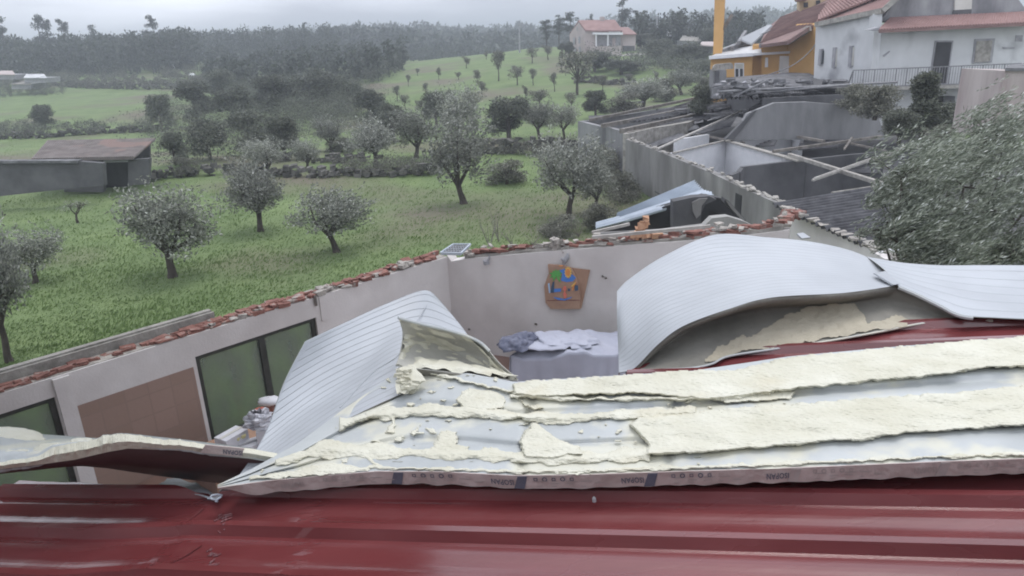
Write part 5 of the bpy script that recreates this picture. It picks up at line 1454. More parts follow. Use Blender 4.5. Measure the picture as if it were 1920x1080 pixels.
def pink_house():
    y = 138.0
    root = thing('pink_house', aY(1130, 112, y), 'two storey pale pink house with red tiled roof and columned veranda, on the hill', 'house')
    P = lambda pts, m, name, yy=y, d=8, par=root: pxprism(name, pts, yy, d, m, par)
    # gable end seen obliquely
    g1, g2, ap = aY(1068, 65, y + 7), aY(1096, 59, y), aY(1084.5, 42, y + 3.5)
    mb = MB(); mb.prism([g1, Vector((g1.x, g1.y, 1)), Vector((g2.x, g2.y, 1)), g2, ap], (2.0, .1, 0)); mb.build('gable_wall', M_pink, root)
    P([(1096, 59), (1168, 61), (1167, 118), (1096, 118)], M_pink, 'front_wall', y + .8, 6)
    P([(1167, 64), (1192, 66), (1191, 112), (1167, 112)], M_pink, 'wing_wall', y + .6, 6)
    # veranda opening shadows, painted as grey panels
    P([(1107, 66), (1117, 66), (1117, 88), (1107, 88)], M_frame, 'veranda_shade', y + .65, .2); P([(1120, 66), (1138, 66), (1138, 87), (1120, 87)], M_frame, 'veranda_shade', y + .65, .2); P([(1142, 66), (1164, 66), (1164, 86), (1142, 86)], M_frame, 'veranda_shade', y + .65, .2)
    for u in (1118, 1140): P([(u - 1.2, 64), (u + 1.2, 64), (u + 1.2, 88), (u - 1.2, 88)], M_pvc, 'column', y - 1.0, .3)
    P([(1112, 61), (1168, 61), (1168, 65), (1112, 65)], M_pvc, 'veranda_beam', y - 1.2, 1.6)
    P([(1106, 87), (1165, 86), (1165, 99), (1106, 96)], M_pink, 'veranda_parapet', y - 1.2, 1.6)
    P([(1148, 71), (1154, 71), (1154, 86), (1148, 86)], M_pink, 'veranda_door', y + .6, .1)
    P([(1168, 86), (1190, 86), (1190, 101), (1168, 103)], M_darkw, 'garage_opening', y + .5, .2)
    for u, v in ((1076, 77), (1086, 75), (1078, 96), (1087, 94), (1082, 54)):
        t = (u - 1068) / 28; q = aY(u, v, y + 7 - 7 * t - .15); mb = MB(); s_ = .5 if v > 60 else .25
        d_ = (g2 - g1).normalized(); mb.prism([q - d_ * s_ - Vector((0, 0, s_ * 1.2)), q + d_ * s_ - Vector((0, 0, s_ * 1.2)), q + d_ * s_ + Vector((0, 0, s_ * 1.2)), q - d_ * s_ + Vector((0, 0, s_ * 1.2))], (0, -.12, 0)); mb.build('window', M_frame, root)
    r1, r2, e1, e2 = aY(1084, 40.5, y + 3.5), aY(1153, 39.5, y + 3.5), aY(1097.5, 59, y - .3), aY(1167, 59, y - .3)
    mb = MB(); mb.prism([e1, e2, r2, r1], (0, 0, .25)); b1 = aY(1068, 66, y + 7.6); mb.prism([r1, r2, aY(1140, 62, y + 8), b1], (0, 0, .2)); rf = mb.build('roof', M_roofr, root)
    mb = MB(); mb.prism([aY(1163, 53, y + 4), aY(1178, 53, y + 4), aY(1194, 65.5, y), aY(1168, 66, y)], (0, 0, .2)); mb.build('wing_roof', M_roofr, root)
    mb = MB(); mb.box(aY(1129, 38, y + 3.5), .8, .8, 1.2); mb.build('chimney', M_pink, rf)
pink_house()
def far_building(name, lab, cat, y, wall, roof, mw, mr, group=None, extra=()):
    root = thing(name, aY(wall[-1][0], wall[-1][1], y), lab, cat, group)
    pxprism('wall', wall, y, 5, mw, root)
    a = [aY(roof[0][0], roof[0][1], y - .5), aY(roof[1][0], roof[1][1], y - .5), aY(roof[2][0], roof[2][1], y + 3), aY(roof[3][0], roof[3][1], y + 3)]
    mb = MB(); mb.prism(a, (0, 0, .15)); mb.build('roof', mr, root)
    for nm, pts, m in extra: pxprism(nm, pts, y - .06, .1, m, root)
    return root
far_building('farm_shed', 'long dark shed with grey sheet roof just below the pink house', 'shed', 128, [(1150, 108), (1235, 108), (1235, 128), (1150, 130)], [(1148, 111), (1237, 110), (1240, 101), (1178, 102)], M_darkw, M_conc)
far_building('farm_shed', 'dark brown low roof immediately left of the grey roofed shed below the pink house', 'shed', 130, [(1132, 104), (1165, 104), (1165, 125), (1132, 122)], [(1125, 104), (1170, 106), (1160, 97), (1135, 97)], M_darkw, M_wood)
far_building('farm_shed', 'grey roofed shed among the dark trees right of the pink house', 'shed', 150, [(1233, 66), (1275, 68), (1275, 80), (1233, 80)], [(1230, 68), (1278, 69), (1268, 61), (1236, 61)], M_darkw, M_frame)
far_building('farm_house', 'low house with faded roof left of the tall orange chimney, behind trees', 'house', 140, [(1278, 76), (1312, 78), (1312, 92), (1278, 90)], [(1274, 77), (1316, 79), (1310, 69), (1280, 68)], M_frame, M_conc)
far_building('farm_house', 'small house with pinkish roof touching the tall orange chimney', 'house', 110, [(1316, 86), (1338, 87), (1338, 100), (1316, 100)], [(1312, 86), (1340, 88), (1340, 80), (1316, 80)], M_darkw, M_pink)
far_building('valley_house', 'long low valley house with pale pink roof below the distant ridge', 'house', 330, [(708, 115), (752, 114), (752, 126), (708, 127)], [(698, 118), (755, 116), (748, 105), (716, 106)], M_pink, M_roofr)
far_building('valley_house', 'taller valley house with red roof beside the pale roofed one', 'house', 345, [(755, 104), (798, 103), (798, 122), (755, 122)], [(752, 106), (801, 105), (792, 94), (760, 94)], M_darkw, M_roofr)
for k, (u, v, w_, lab, mr) in enumerate(((12, 140, 30, 'pinkish low house at the far left edge under the pine forest', M_pink), (66, 146, 40, 'far shed with white roof at left under the pine forest, nearer the middle', M_white), (40, 158, 36, 'grey far shed roof below the white roofed shed at left', M_conc))):
    far_building('far_shed', lab, 'shed', 150, [(u - w_ / 2, v), (u + w_ / 2, v), (u + w_ / 2, v + 9), (u - w_ / 2, v + 9)], [(u - w_ / 2 - 2, v + 1), (u + w_ / 2 + 2, v + 1), (u + w_ / 2 - 3, v - 6), (u - w_ / 2 + 4, v - 6)], M_frame, mr)
for (u, v, r_, lab) in ((96, 124, 6, 'small white patch of tarp far left below the pines, left one'), (323, 125, 5, 'small round white tank far below the pine forest, in the middle'), (361, 143, 6, 'flat white tank lid at the end of the far track')):
    p = aG(u, v + 4); k = p.y / 1400; mb = MB(); mb.tube([p, p + Vector((0, 0, r_ * k * 1.2)), p + Vector((0, 0, r_ * k * 1.5))], [r_ * k, r_ * k, r_ * k * .5], 10); tag(mb.build('water_tank', M_pvc), lab, 'tank', 'far white tanks')
def barn():
    y = 40.0
    root = thing('old_barn', aY(190, 345, y), 'low old barn with faded tiled roof and dark doorway, left beyond the olive field', 'barn')
    a = [aY(62, 303, y - .4), aY(250, 299, y - .4), aY(290, 264, y + 4.5), aY(92, 268, y + 4.5)]
    M_old = mat('old roof tiles', (.13, .11, .105), (.21, .185, .175), rough=.95, scale=1.5, c3=(.24, .17, .15), s3=.5, p3=(.55, .6))
    mb = MB(); mb.prism(a, (0, 0, .12)); rf = mb.build('roof', M_old, root)
    mb = MB()
    for k in range(44):
        t = k / 43; mb.tube([a[0].lerp(a[1], t) + Vector((0, 0, .12)), a[3].lerp(a[2], t) + Vector((0, 0, .12))], .07, 5)
    mb.build('tile_row', M_old, rf)
    pxprism('wall', [(120, 303), (194, 301), (194, 360), (120, 360)], y, .3, M_darkw, root)
    pxprism('wall', [(240, 300), (280, 297), (278, 345), (240, 348)], y, .3, M_darkw, root)
    pxprism('lintel', [(194, 301), (240, 300), (240, 304), (194, 305)], y, .3, M_frame, root)
    pxprism('doorway', [(194, 305), (240, 304), (240, 350), (194, 352)], y + .5, .1, M_dark, root)
    pxprism('back_wall', [(100, 270), (280, 267), (280, 330), (100, 330)], y + 5, .2, M_darkw, root)
    root = thing('dark_barn_wall', aY(60, 365, 36), 'long dark wall at the far left in front of the old barn', 'wall')
    pxprism('wall', [(-80, 304), (150, 303), (192, 306), (195, 348), (90, 358), (0, 368), (-80, 376)], 37, .35, M_darkw, root)
    mb = MB(); mb.bar(aY(-80, 303, 37.1), aY(150, 302, 37.1), .5, .12); mb.build('coping', M_fiber, root)
barn()
def stone_wall(line, h, th, lab, seed, name='stone_wall'):
    rng = random.Random(seed); P = [aG(u, v) for u, v in line]; mb = MB(); L_ = sum((b - a).length for a, b in zip(P, P[1:])); n = min(900, int(L_ * h * 14))
    for k in range(n):
        p = lerp(P, rng.random()); zz = ground_z(p.x, p.y, False); f = rng.random()
        hh = h * (.75 + .5 * noise.noise(Vector((p.x * .5, p.y * .5, seed))))
        mb.box(Vector((p.x + rng.uniform(-th, th) / 2, p.y + rng.uniform(-th, th) / 2, zz + f * hh)), rng.uniform(.2, .5), rng.uniform(.2, .4), rng.uniform(.12, .3), rng.uniform(0, 3), .07)
    tag(mb.build(name, M_stone), lab, 'wall', 'dry stone terrace walls')
stone_wall([(200, 350), (300, 335), (360, 330), (440, 326)], .7, .8, 'tumbled dry stone wall running right from the old barn', 1)
stone_wall([(440, 326), (560, 332), (650, 330), (745, 330), (820, 325)], .7, .8, 'dry stone terrace wall under the grey trees in the middle of the grove', 2)
stone_wall([(860, 290), (950, 287), (1040, 290), (1085, 292)], 1.1, .8, 'dark stone terrace wall ending at the roofless building', 3)
stone_wall([(-20, 262), (90, 258), (200, 250), (310, 244)], .9, 1.2, 'dark hedge grown field wall in the far left meadow', 4)
stone_wall([(95, 160), (200, 166), (350, 166), (460, 166)], 1.6, 2.0, 'far dark bank wall under the pine forest', 5)
stone_wall([(540, 300), (640, 305), (700, 300)], .6, 1.2, 'low stone heap left of the round olive in the middle', 7)
stone_wall([(1080, 155), (1140, 158), (1180, 158)], 1.0, 1.6, 'dark bank on the hill below the pink house', 6)
def pole(u, v0, v1, y, lab, r_=.16):
    a, b = aY(u, v1, y), aY(u, v0, y); root = thing('utility_pole', a, lab, 'pole')
    mb = MB(); mb.tube([a - Vector((0, 0, 3)), a, b], [r_ * 1.2, r_ * 1.1, r_ * .7], 8); mb.build('post', M_frame, root)
    mb = MB(); mb.bar(b + Vector((-.6, 0, -.3)), b + Vector((.6, 0, -.3)), .12); mb.build('crossarm', M_frame, root)
pole(974, 43, 86, 150, 'thin grey utility pole on the bare hill crest')
pole(1232, 30, 66, 150, 'concrete utility pole standing against the sky right of the pink house', .2)

# ================================================================== TREES
def leaves_into(vs, fs, lf, rng, c, rad, n, ln, wd, wind=(.6, 0, .35), wk=.6, core=.3):
    wv = Vector(wind)
    for _ in range(n):
        d = Vector((rng.gauss(0, 1), rng.gauss(0, 1), rng.gauss(0, 1))); d.normalize()
        r_ = (core + (1 - core) * rng.random() ** .6)
        p = Vector((c[0] + d.x * rad[0] * r_, c[1] + d.y * rad[1] * r_, c[2] + d.z * rad[2] * r_))
        a = (Vector((rng.gauss(0, 1), rng.gauss(0, 1), rng.gauss(0, 1))).normalized() * (1 - wk) + wv * wk + d * .3).normalized()
        s = a.cross(Vector((rng.gauss(0, 1), rng.gauss(0, 1), rng.gauss(0, 1)))).normalized()
        l_ = ln * rng.uniform(.6, 1.3); w_ = wd * rng.uniform(.7, 1.2); b = len(vs)
        vs += [p, p + a * l_ * .5 + s * w_ * .5, p + a * l_, p + a * l_ * .5 - s * w_ * .5]
        fs.append((b, b + 1, b + 2, b + 3)); q = min(1, max(0, rng.random() ** 1.3 * .85 + (.25 if rng.random() < .12 else 0))); lf += [q] * 4
class Proto: pass
def mkproto(kind, seed):
    rng = random.Random(seed); wood = MB(); vs = []; fs = []; lf = []
    H = 1.0
    if kind in ('olive', 'bigolive'):
        lean = rng.uniform(-.06, .06); th = rng.uniform(.22, .30)
        pts = [Vector((0, 0, -.05)), Vector((lean * .3, .01, .05)), Vector((lean + rng.uniform(-.02, .02), 0, th * .6)), Vector((lean * 1.6, 0, th))]
        wood.tube(pts, [.065, .042, .034, .036], 8)
        tips = []
        nl = rng.randint(4, 6)
        for k in range(nl):
            a = k / nl * 6.283 + rng.uniform(-.4, .4); sp = rng.uniform(.16, .30); hh = rng.uniform(.55, .85)
            e = Vector((math.cos(a) * sp, math.sin(a) * sp, hh)); m_ = pts[3].lerp(e, .5) + Vector((math.cos(a) * .06, math.sin(a) * .06, -.03))
            wood.tube([pts[3] - Vector((0, 0, .02)), m_, e], [.026, .016, .006], 6); tips += [(m_, .16), (e, .2)]
            for q in range(2):
                e2 = m_ + Vector((rng.uniform(-.2, .2), rng.uniform(-.2, .2), rng.uniform(0, .2))); wood.tube([m_, e2], [.012, .003], 5); tips.append((e2, .15))
        for k in range(9):
            a = rng.uniform(0, 6.283); r_ = rng.uniform(.2, .38); tips.append((Vector((math.cos(a) * r_ + lean * 2, math.sin(a) * r_, rng.uniform(.30, .86))), rng.uniform(.08, .16)))
            N = 165
        ln, wd = (.045, .018)
        for c, r_ in tips: leaves_into(vs, fs, lf, rng, c, (r_, r_, r_ * .8), int(N * (r_ / .16) ** 2), ln, wd, core=.15, wk=.5)
        for k in range(240):   # wispy shoots
            c, r_ = rng.choice(tips); d = Vector((rng.gauss(0.3, 1), rng.gauss(0, 1), abs(rng.gauss(.3, 1)))).normalized(); e = c + d * r_ * rng.uniform(.7, 1.35)
            for q in range(10): leaves_into(vs, fs, lf, rng, e + d * .012 * q + Vector((.006 * q, 0, 0)), (.008,) * 3, 1, ln, wd, core=1, wk=.7)
    elif kind == 'evergreen':
        wood.tube([Vector((0, 0, -.05)), Vector((.01, 0, .3)), Vector((0, .01, .7))], [.045, .035, .012], 7)
        for k in range(26):
            z = rng.uniform(.22, .86); R_ = .40 * math.sqrt(max(.05, 1 - ((z - .48) / .5) ** 2)); a = rng.uniform(0, 6.28); r_ = R_ * rng.uniform(.3, .85)
            c = Vector((math.cos(a) * r_, math.sin(a) * r_, z)); wood.tube([Vector((0, 0, z * .7)), c], [.012, .004], 5)
            leaves_into(vs, fs, lf, rng, c, (.17, .17, .13), 300, .045, .028, wk=.2, core=.2)
    elif kind == 'pine':
        wood.tube([Vector((0, 0, -.05)), Vector((.01, 0, .5)), Vector((.03, 0, .97))], [.016, .010, .003], 6)
        for k in range(22):
            z = rng.uniform(.42, .98); r_ = .11 * (1.15 - abs(z - .7) * 1.6) * rng.uniform(.2, 1); a = rng.uniform(0, 6.28)
            c = Vector((math.cos(a) * r_ + .02 * z, math.sin(a) * r_, z)); wood.tube([Vector((.02 * z, 0, z - .03)), c], [.004, .002], 4)
            leaves_into(vs, fs, lf, rng, c, (.055, .055, .035), 60, .035, .016, wk=.6, core=.2)
    elif kind == 'bush':
        wood.tube([Vector((0, 0, -.05)), Vector((.02, 0, .25)), Vector((.05, 0, .5))], [.04, .03, .01], 6)
        for k in range(20):
            a = rng.uniform(0, 6.28); r_ = rng.uniform(0, .38); z = rng.uniform(.12, .8) * (1 - r_ * .5); c = Vector((math.cos(a) * r_, math.sin(a) * r_, z))
            wood.tube([Vector((.02, 0, .15)), c], [.012, .003], 4)
            leaves_into(vs, fs, lf, rng, c, (.18, .18, .15), 260, .05, .026, wk=.45, core=.2)
    elif kind == 'small':      # thin young tree on the hill
        wood.tube([Vector((0, 0, -.05)), Vector((rng.uniform(-.03, .03), 0, .25)), Vector((rng.uniform(-.06, .06), 0, .6))], [.03, .022, .01], 6)
        for k in range(11):
            a = rng.uniform(0, 6.28); r_ = rng.uniform(0, .26); z = rng.uniform(.4, .9); c = Vector((math.cos(a) * r_, math.sin(a) * r_, z))
            wood.tube([Vector((0, 0, .35)), c], [.012, .004], 4)
            leaves_into(vs, fs, lf, rng, c, (.14, .14, .12), 90, .06, .03, wk=.4, core=.1)
    elif kind == 'cypress':
        wood.tube([Vector((0, 0, -.05)), Vector((0, 0, .5)), Vector((0.05, 0, .9))], [.03, .02, .006], 6)
        for k in range(34):
            z = rng.uniform(.08, .95); R_ = .27 * (1 - z) + .05; a = rng.uniform(0, 6.28); r_ = R_ * rng.uniform(0, .9); c = Vector((math.cos(a) * r_ + .08 * z, math.sin(a) * r_, z))
            leaves_into(vs, fs, lf, rng, c, (.10, .10, .09), 240, .04, .02, wind=(.3, 0, .8), wk=.4, core=.2)
    elif kind == 'bare':
        def br(p, d, l_, r_, dep):
            e = p + d * l_; wood.tube([p, p.lerp(e, .5) + Vector((rng.gauss(0, 1), rng.gauss(0, 1), 0)) * l_ * .06, e], [r_, r_ * .8, r_ * .55], 5)
            if dep:
                for _ in range(3): br(e, (d + Vector((rng.gauss(0, .5), rng.gauss(0, .5), rng.gauss(.1, .3)))).normalized(), l_ * .62, r_ * .55, dep - 1)
        br(Vector((0, 0, -.03)), Vector((.05, 0, 1)).normalized(), .3, .035, 4)
        for k in range(14):
            a = rng.uniform(0, 6.28); leaves_into(vs, fs, lf, rng, Vector((math.cos(a) * .2, math.sin(a) * .2, rng.uniform(.4, .8))), (.15, .15, .12), 30, .045, .016, wk=.3, core=.1)
    P = Proto(); P.kind = kind
    def me(mbv, mbf, name, leaf=None):
        m = bpy.data.meshes.new(name); m.from_pydata([tuple(v) for v in mbv], [], mbf)
        if leaf is not None: at = m.attributes.new('leaf', 'FLOAT', 'POINT'); at.data.foreach_set('value', leaf)
        m.update(); return m
    P.wood = me(wood.v, wood.f, 'trunk'); P.leaf = me(vs, fs, 'crown', lf)
    return P
PR = {'olive': [mkproto('olive', s) for s in (1, 2, 3, 4, 5, 6)], 'evergreen': [mkproto('evergreen', s) for s in (11, 12, 13)], 'pine': [mkproto('pine', s) for s in (21, 22, 23, 24)],
      'bush': [mkproto('bush', s) for s in (31, 32, 33)], 'small': [mkproto('small', s) for s in (41, 42, 43)], 'cypress': [mkproto('cypress', 51)], 'bare': [mkproto('bare', 61)]}
LM = {'olive': M_olive, 'evergreen': M_ever, 'pine': M_far, 'bush': M_bush, 'small': M_bush, 'cypress': M_ever, 'bare': M_olive}
_mc = {}
def data_for(me, m):
    k = (me.name, m.name)
    if k not in _mc:
        d = me.copy() if me.materials else me
        d.materials.clear(); d.materials.append(m); _mc[k] = d
    return _mc[k]
trng = random.Random(77)
FIRST = {}
def tree(kind, u, v, top, wpx, label, group, name=None, leaf=None, base=None, wide=1.0, rot=None):
    """base pixel, pixel of the crown's top, crown width in pixels"""
    p = base or aG(u, v); dd = (p - CAM).dot(fw)
    H = (v - top) * dd / F * 1.0 / 1.02; W = wpx * dd / F
    pr = trng.choice(PR[kind]); cw = {'olive': .86, 'evergreen': .95, 'pine': .24, 'bush': .95, 'small': .66, 'cypress': .55, 'bare': .7}[kind]
    nm = name or {'olive': 'olive_tree', 'evergreen': 'evergreen_tree', 'pine': 'pine_tree', 'bush': 'shrub', 'small': 'young_tree', 'cypress': 'conifer_tree', 'bare': 'bare_tree'}[kind]
    lm = leaf or LM[kind]
    key = (pr.leaf.name, lm.name)
    r_ = bpy.data.objects.new(nm, None); col.objects.link(r_); r_.location = p; r_.rotation_euler = (trng.uniform(-.04, .04), trng.uniform(-.06, .06), rot if rot is not None else trng.uniform(-.6, .6) + trng.choice((0, 3.14)))
    if rot is None: r_.rotation_euler.z = trng.uniform(-3.14, 3.14)
    s = W / cw; r_.scale = (s, s, H)
    tag(r_, label, {'bush': 'shrub'}.get(kind, 'tree'), group)
    if key in FIRST:
        for o in FIRST[key]:
            c = o.copy(); col.objects.link(c); c.parent = r_
    else:
        a = bpy.data.objects.new('trunk', data_for(pr.wood, M_bark)); b = bpy.data.objects.new('crown', data_for(pr.leaf.copy() if pr.leaf.materials else pr.leaf, lm))
        for o in (a, b): col.objects.link(o); o.parent = r_
        FIRST[key] = (a, b)
    return r_
G1 = 'olive trees on the green slope'
for a in (
 ('olive', 322, 520, 345, 165, 'olive tree with round crown standing alone in the near left grass'),
 ('olive', 490, 434, 298, 115, 'olive tree uphill between the two near round olives, dark slim trunk'),
 ('olive', 632, 473, 345, 130, 'olive tree with crooked trunk, nearest to the back wall corner on its left'),
 ('olive', 870, 382, 215, 128, 'tall grey olive tree with forked trunk at the middle of the grass'),
 ('olive', 1066, 410, 262, 125, 'olive tree with leaning trunk beside the roofless building'),
 ('olive', 18, 678, 400, 130, 'big olive tree cut by the left edge of the picture'),
 ('olive', 66, 530, 420, 105, 'dim olive tree just right of the big one at the left edge'),
 ('bare', 146, 418, 360, 60, 'small nearly bare tree in the far left of the near grass'),
 ('olive', 706, 312, 222, 100, 'silvery round olive tree on the stone terrace'),
 ('olive', 622, 283, 222, 62, 'small silvery olive tree left of the round terrace one'),
 ('olive', 780, 296, 205, 92, 'olive tree with visible dark trunk right behind the round terrace one'),
 ('olive', 575, 318, 262, 60, 'low silvery olive tree above the stone wall in the middle'),
 ('olive', 500, 330, 262, 80, 'pale low olive tree at the foot of the dark tree cluster'),
 ('olive', 862, 262, 165, 90, 'olive tree behind the tall grey forked one'),
 ('olive', 1012, 262, 190, 66, 'thin olive tree right of the dark green evergreen'),
 ('olive', 1058, 262, 196, 56, 'thin olive tree nearest the far corner of the roofless building'),
 ('olive', 1115, 400, 300, 70, 'bushy olive against the long grey wall'),
 ('olive', 1205, 205, 145, 90, 'windblown silvery olive just beyond the far roof of the roofless building'),
 ('olive', 1278, 178, 128, 60, 'windblown olive left of the grey garden chimney'),
): tree(*a[:5], a[5], G1)
G2 = 'dark trees behind the grove'
for a in (
 ('evergreen', 955, 262, 178, 105, 'dark green leafy evergreen in the middle behind the grey olives'),
 ('evergreen', 1117, 222, 168, 55, 'dark pointed evergreen left of the slipped grey roof'),
 ('evergreen', 305, 248, 176, 62, 'dark round tree at the right end of the far left meadow'),
 ('evergreen', 372, 235, 150, 80, 'dark tree second in the cluster from the left meadow'),
 ('evergreen', 440, 240, 158, 84, 'dark broad tree in the left part of the central cluster'),
 ('evergreen', 520, 225, 140, 100, 'dark broad tree at the top of the central cluster'),
 ('evergreen', 590, 215, 128, 105, 'tallest dark tree of the central cluster'),
 ('evergreen', 655, 210, 140, 70, 'dark tree at the right end of the central cluster, below the valley houses'),
 ('evergreen', 470, 290, 205, 90, 'dark lower tree in front of the central cluster'),
 ('evergreen', 535, 300, 215, 80, 'dark lower tree above the middle stone wall'),
 ('evergreen', 395, 300, 220, 90, 'dark lower tree right of the old barn'),
 ('evergreen', 330, 310, 245, 60, 'dark small tree touching the old barn'),
 ('evergreen', 420, 190, 130, 70, 'dark tree behind the cluster near the far track, left'),
 ('evergreen', 700, 240, 165, 80, 'dark tree between the cluster and the green hill'),
 ('evergreen', 740, 268, 190, 66, 'dark tree behind the silvery terrace olives'),
 ('evergreen', 820, 240, 170, 60, 'dark grey tree at the foot of the green hill'),
 ('evergreen', 1290, 125, 80, 90, 'dark trees mass left of the orange chimney, front one'),
 ('evergreen', 1235, 118, 72, 80, 'dark tree right of the pink house shed'),
 ('evergreen', 1215, 92, 62, 60, 'dark tree directly right of the pink house'),
 ('evergreen', 1115, 135, 98, 70, 'dark shrubby tree under the pink house gable'),
 ('evergreen', 1165, 140, 112, 80, 'dark tree in front of the long dark shed below the pink house'),
 ('evergreen', 1060, 104, 78, 36, 'dark tree at the left foot of the pink house'),
 ('evergreen', 1330, 95, 52, 50, 'bushy dark tree right behind the tall orange chimney'),
 ('evergreen', 1300, 150, 110, 70, 'dark tree in front of the mass left of the orange chimney'),
 ('evergreen', 85, 240, 195, 50, 'dim dark tree in the far left meadow'),
 ('evergreen', 145, 138, 112, 26, 'small dark tree under the left pine forest'),
): tree(*a[:5], a[5], G2)
G3 = 'scrub bushes around the grove'
for a in (
 ('bush', 950, 345, 288, 80, 'dark round bush in a hollow between the two big olives'),
 ('bush', 1130, 330, 262, 70, 'scrub growing against the far end of the long grey wall'),
 ('bush', 1165, 370, 310, 70, 'scrub at the foot of the long grey wall'),
 ('bush', 1120, 432, 372, 80, 'dry brownish scrub behind the back wall'),
 ('bush', 1050, 440, 398, 80, 'low weedy scrub behind the broken bricks'),
 ('bush', 460, 352, 300, 60, 'pale bush in front of the middle stone wall'),
 ('bush', 350, 330, 285, 50, 'bush growing on the wall right of the old barn'),
 ('bush', 640, 285, 252, 60, 'low bush at the top of the near grass'),
 ('bush', 1170, 215, 165, 70, 'light grey bush beyond the far roof'),
 ('bush', 1250, 190, 140, 60, 'grey bush right of the windblown olive beyond the roof'),
 ('bush', 1145, 90+ 40, 108, 40, 'low bush at the corner of the pink house'),
 ('bush', 1320, 172, 140, 46, 'brown bush at the foot of the orange house'),
): tree(*a[:5], a[5], G3)
G4 = 'young trees scattered on the green hill'
hill = [(783, 142, 128), (823, 150, 126), (766, 162, 140), (875, 128, 106), (895, 160, 125), (935, 152, 95), (970, 160, 118), (965, 138, 120), (1000, 160, 128), (998, 118, 90), (1053, 132, 112), (1040, 172, 136), (1082, 178, 96), (1055, 120, 92), (1012, 205, 160), (905, 182, 150),
        (800, 185, 155), (845, 205, 168), (745, 190, 160), (700, 150, 128), (940, 120, 100), (1028, 112, 84), (912, 112, 96), (1130, 172, 140), (985, 190, 160), (1072, 210, 172), (790, 215, 180), (860, 150, 132), (1095, 150, 122), (1230, 158, 132), (1180, 160, 134), (760, 205, 172), (960, 86, 76), (1000, 84, 74), (890, 215, 178)]
where = ['lowest left on the green hill', 'with a flat crown, second from the lower left of the green hill', 'just below the lowest left one on the green hill', 'near the hill crest, left of the utility pole', 'left of the pair in the middle of the hill', 'taller than its neighbours, in the middle of the hill', 'leaning, under the dark round one in the middle of the hill', 'dark and round in the middle of the hill',
         'leaning right beside the dark round one', 'on the hill crest directly below the utility pole', 'left below the pink house, upper one', 'with a stubby crown in the right half of the hill', 'tall, dark and slim, below the pink house', 'close to the left foot of the pink house', 'lowest on the hill above the dark evergreen', 'low in the middle of the hill',
         'in the lower left part of the hill, among grass', 'low on the hill just above the grey olives', 'at the lower left edge of the hill', 'on the left shoulder of the hill below the valley houses', 'small, high on the hill left of the pole', 'small, high on the hill right of the pole', 'small, near the crest at the far left', 'right of the tall slim one', 'low, left of the stubby one', 'low on the right near the far roof',
         'lowest left among the dark trees', 'tiny, in the upper left of the hill', 'beside the bank under the pink house', 'at the far right of the hill near the dark trees', 'in front of the long dark shed', 'behind the terrace olives at the hill foot', 'tiny on the crest left of the pole', 'tiny on the crest right of the pole', 'just behind the tall grey olive']
for (u, v, t), wh in zip(hill, where): tree('small', u, v, t, max(12, (v - t) * trng.uniform(.45, .95)), 'young tree ' + wh, G4)
G5 = 'tall thin trees on the skyline'
sky_t = [(8, 33, 'leftmost tall pine standing out of the left forest'), (27, 36, 'second tall pine standing out of the left forest'), (87, 32, 'slim tall pine above the left forest, third from the edge'), (107, 36, 'slim tall pine above the left forest, fourth from the edge'), (133, 40, 'broad tall pine above the left forest, fifth from the edge'),
         (189, 50, 'pointed pine top rising a little from the left forest'), (300, 33, 'lone tallest thin pine above the forest right of the barn'), (315, 58, 'small pine top next to the lone tallest one'), (358, 52, 'tufted pine top right of the lone tallest one'), (267, 60, 'pine top left of the lone tallest one')]
for u, t, lb in sky_t:
    b = aY(u, 128, 215); b.z = 4.0; k = (b - CAM).dot(fw); vb = 540 - (b - CAM).dot(uu) * F / k
    tree('pine', u, vb, t, 22, lb, G5, base=b, leaf=M_far)
for u, t, vb, w_, lb in ((1025, 40, 90, 30, 'small windblown pine at the left of the group on the hill crest'), (1048, 31, 84, 28, 'slim windblown pine left of the pink house, second of its group'), (1068, 26, 84, 34, 'broad windblown pine touching the pink house gable'), (1108, 29, 60, 12, 'tiny treetop behind the pink house ridge'), (1163, 0, 70, 36, 'tallest windblown pine behind the pink house roof'),
                    (1194, 23, 80, 30, 'windblown pine right of the pink house roof'), (1245, 42, 80, 24, 'small pine between the concrete pole and the leaning one'), (1272, 27, 90, 50, 'leaning windblown pine right of the concrete pole'), (1345, 48, 100, 30, 'pine seen just right of the orange chimney'), (1385, 52, 100, 40, 'pine behind the white panels of the orange house'), (1300, 56, 100, 40, 'pine left of the tall orange chimney')):
    b = aY(u, vb, 170); b.z = ground_z(b.x, b.y) - 1; k = (b - CAM).dot(fw); vb = 540 - (b - CAM).dot(uu) * F / k; tree('pine', u, vb, t, w_ * .8, lb, G5, base=b, leaf=M_far)

# far forest masses: one object each
def forest(name, label, pts, hr, size, seed, n_leaf, ln):
    rng = random.Random(seed); vs = []; fs = []; lf = []; tr = MB()
    for (x, y) in pts:
        z = ground_z(x, y, False); h = rng.uniform(*hr); r_ = h * rng.uniform(.16, .26)
        tr.tube([Vector((x, y, z - 1)), Vector((x, y, z + h * .9))], [h * .02, h * .008], 4)
        for k in range(5):
            c = (x + rng.uniform(-r_, r_) * .7, y + rng.uniform(-r_, r_) * .7, z + h * rng.uniform(.12, .92)); leaves_into(vs, fs, lf, rng, c, (r_ * .8, r_ * .8, h * .12), n_leaf, ln, ln * .5, wk=.4, core=.2)
    b = len(vs); mb = MB(); mb.v = [tuple(v) for v in vs]; mb.f = fs; mb.mi = [0] * len(fs); mb.leaf = lf
    mb.add(tr.v, tr.f); mb.leaf = list(lf) + [.0] * len(tr.v)
    tag(mb.build(name, M_far), label, 'forest', kind='stuff')
rng = random.Random(5)
pts = []
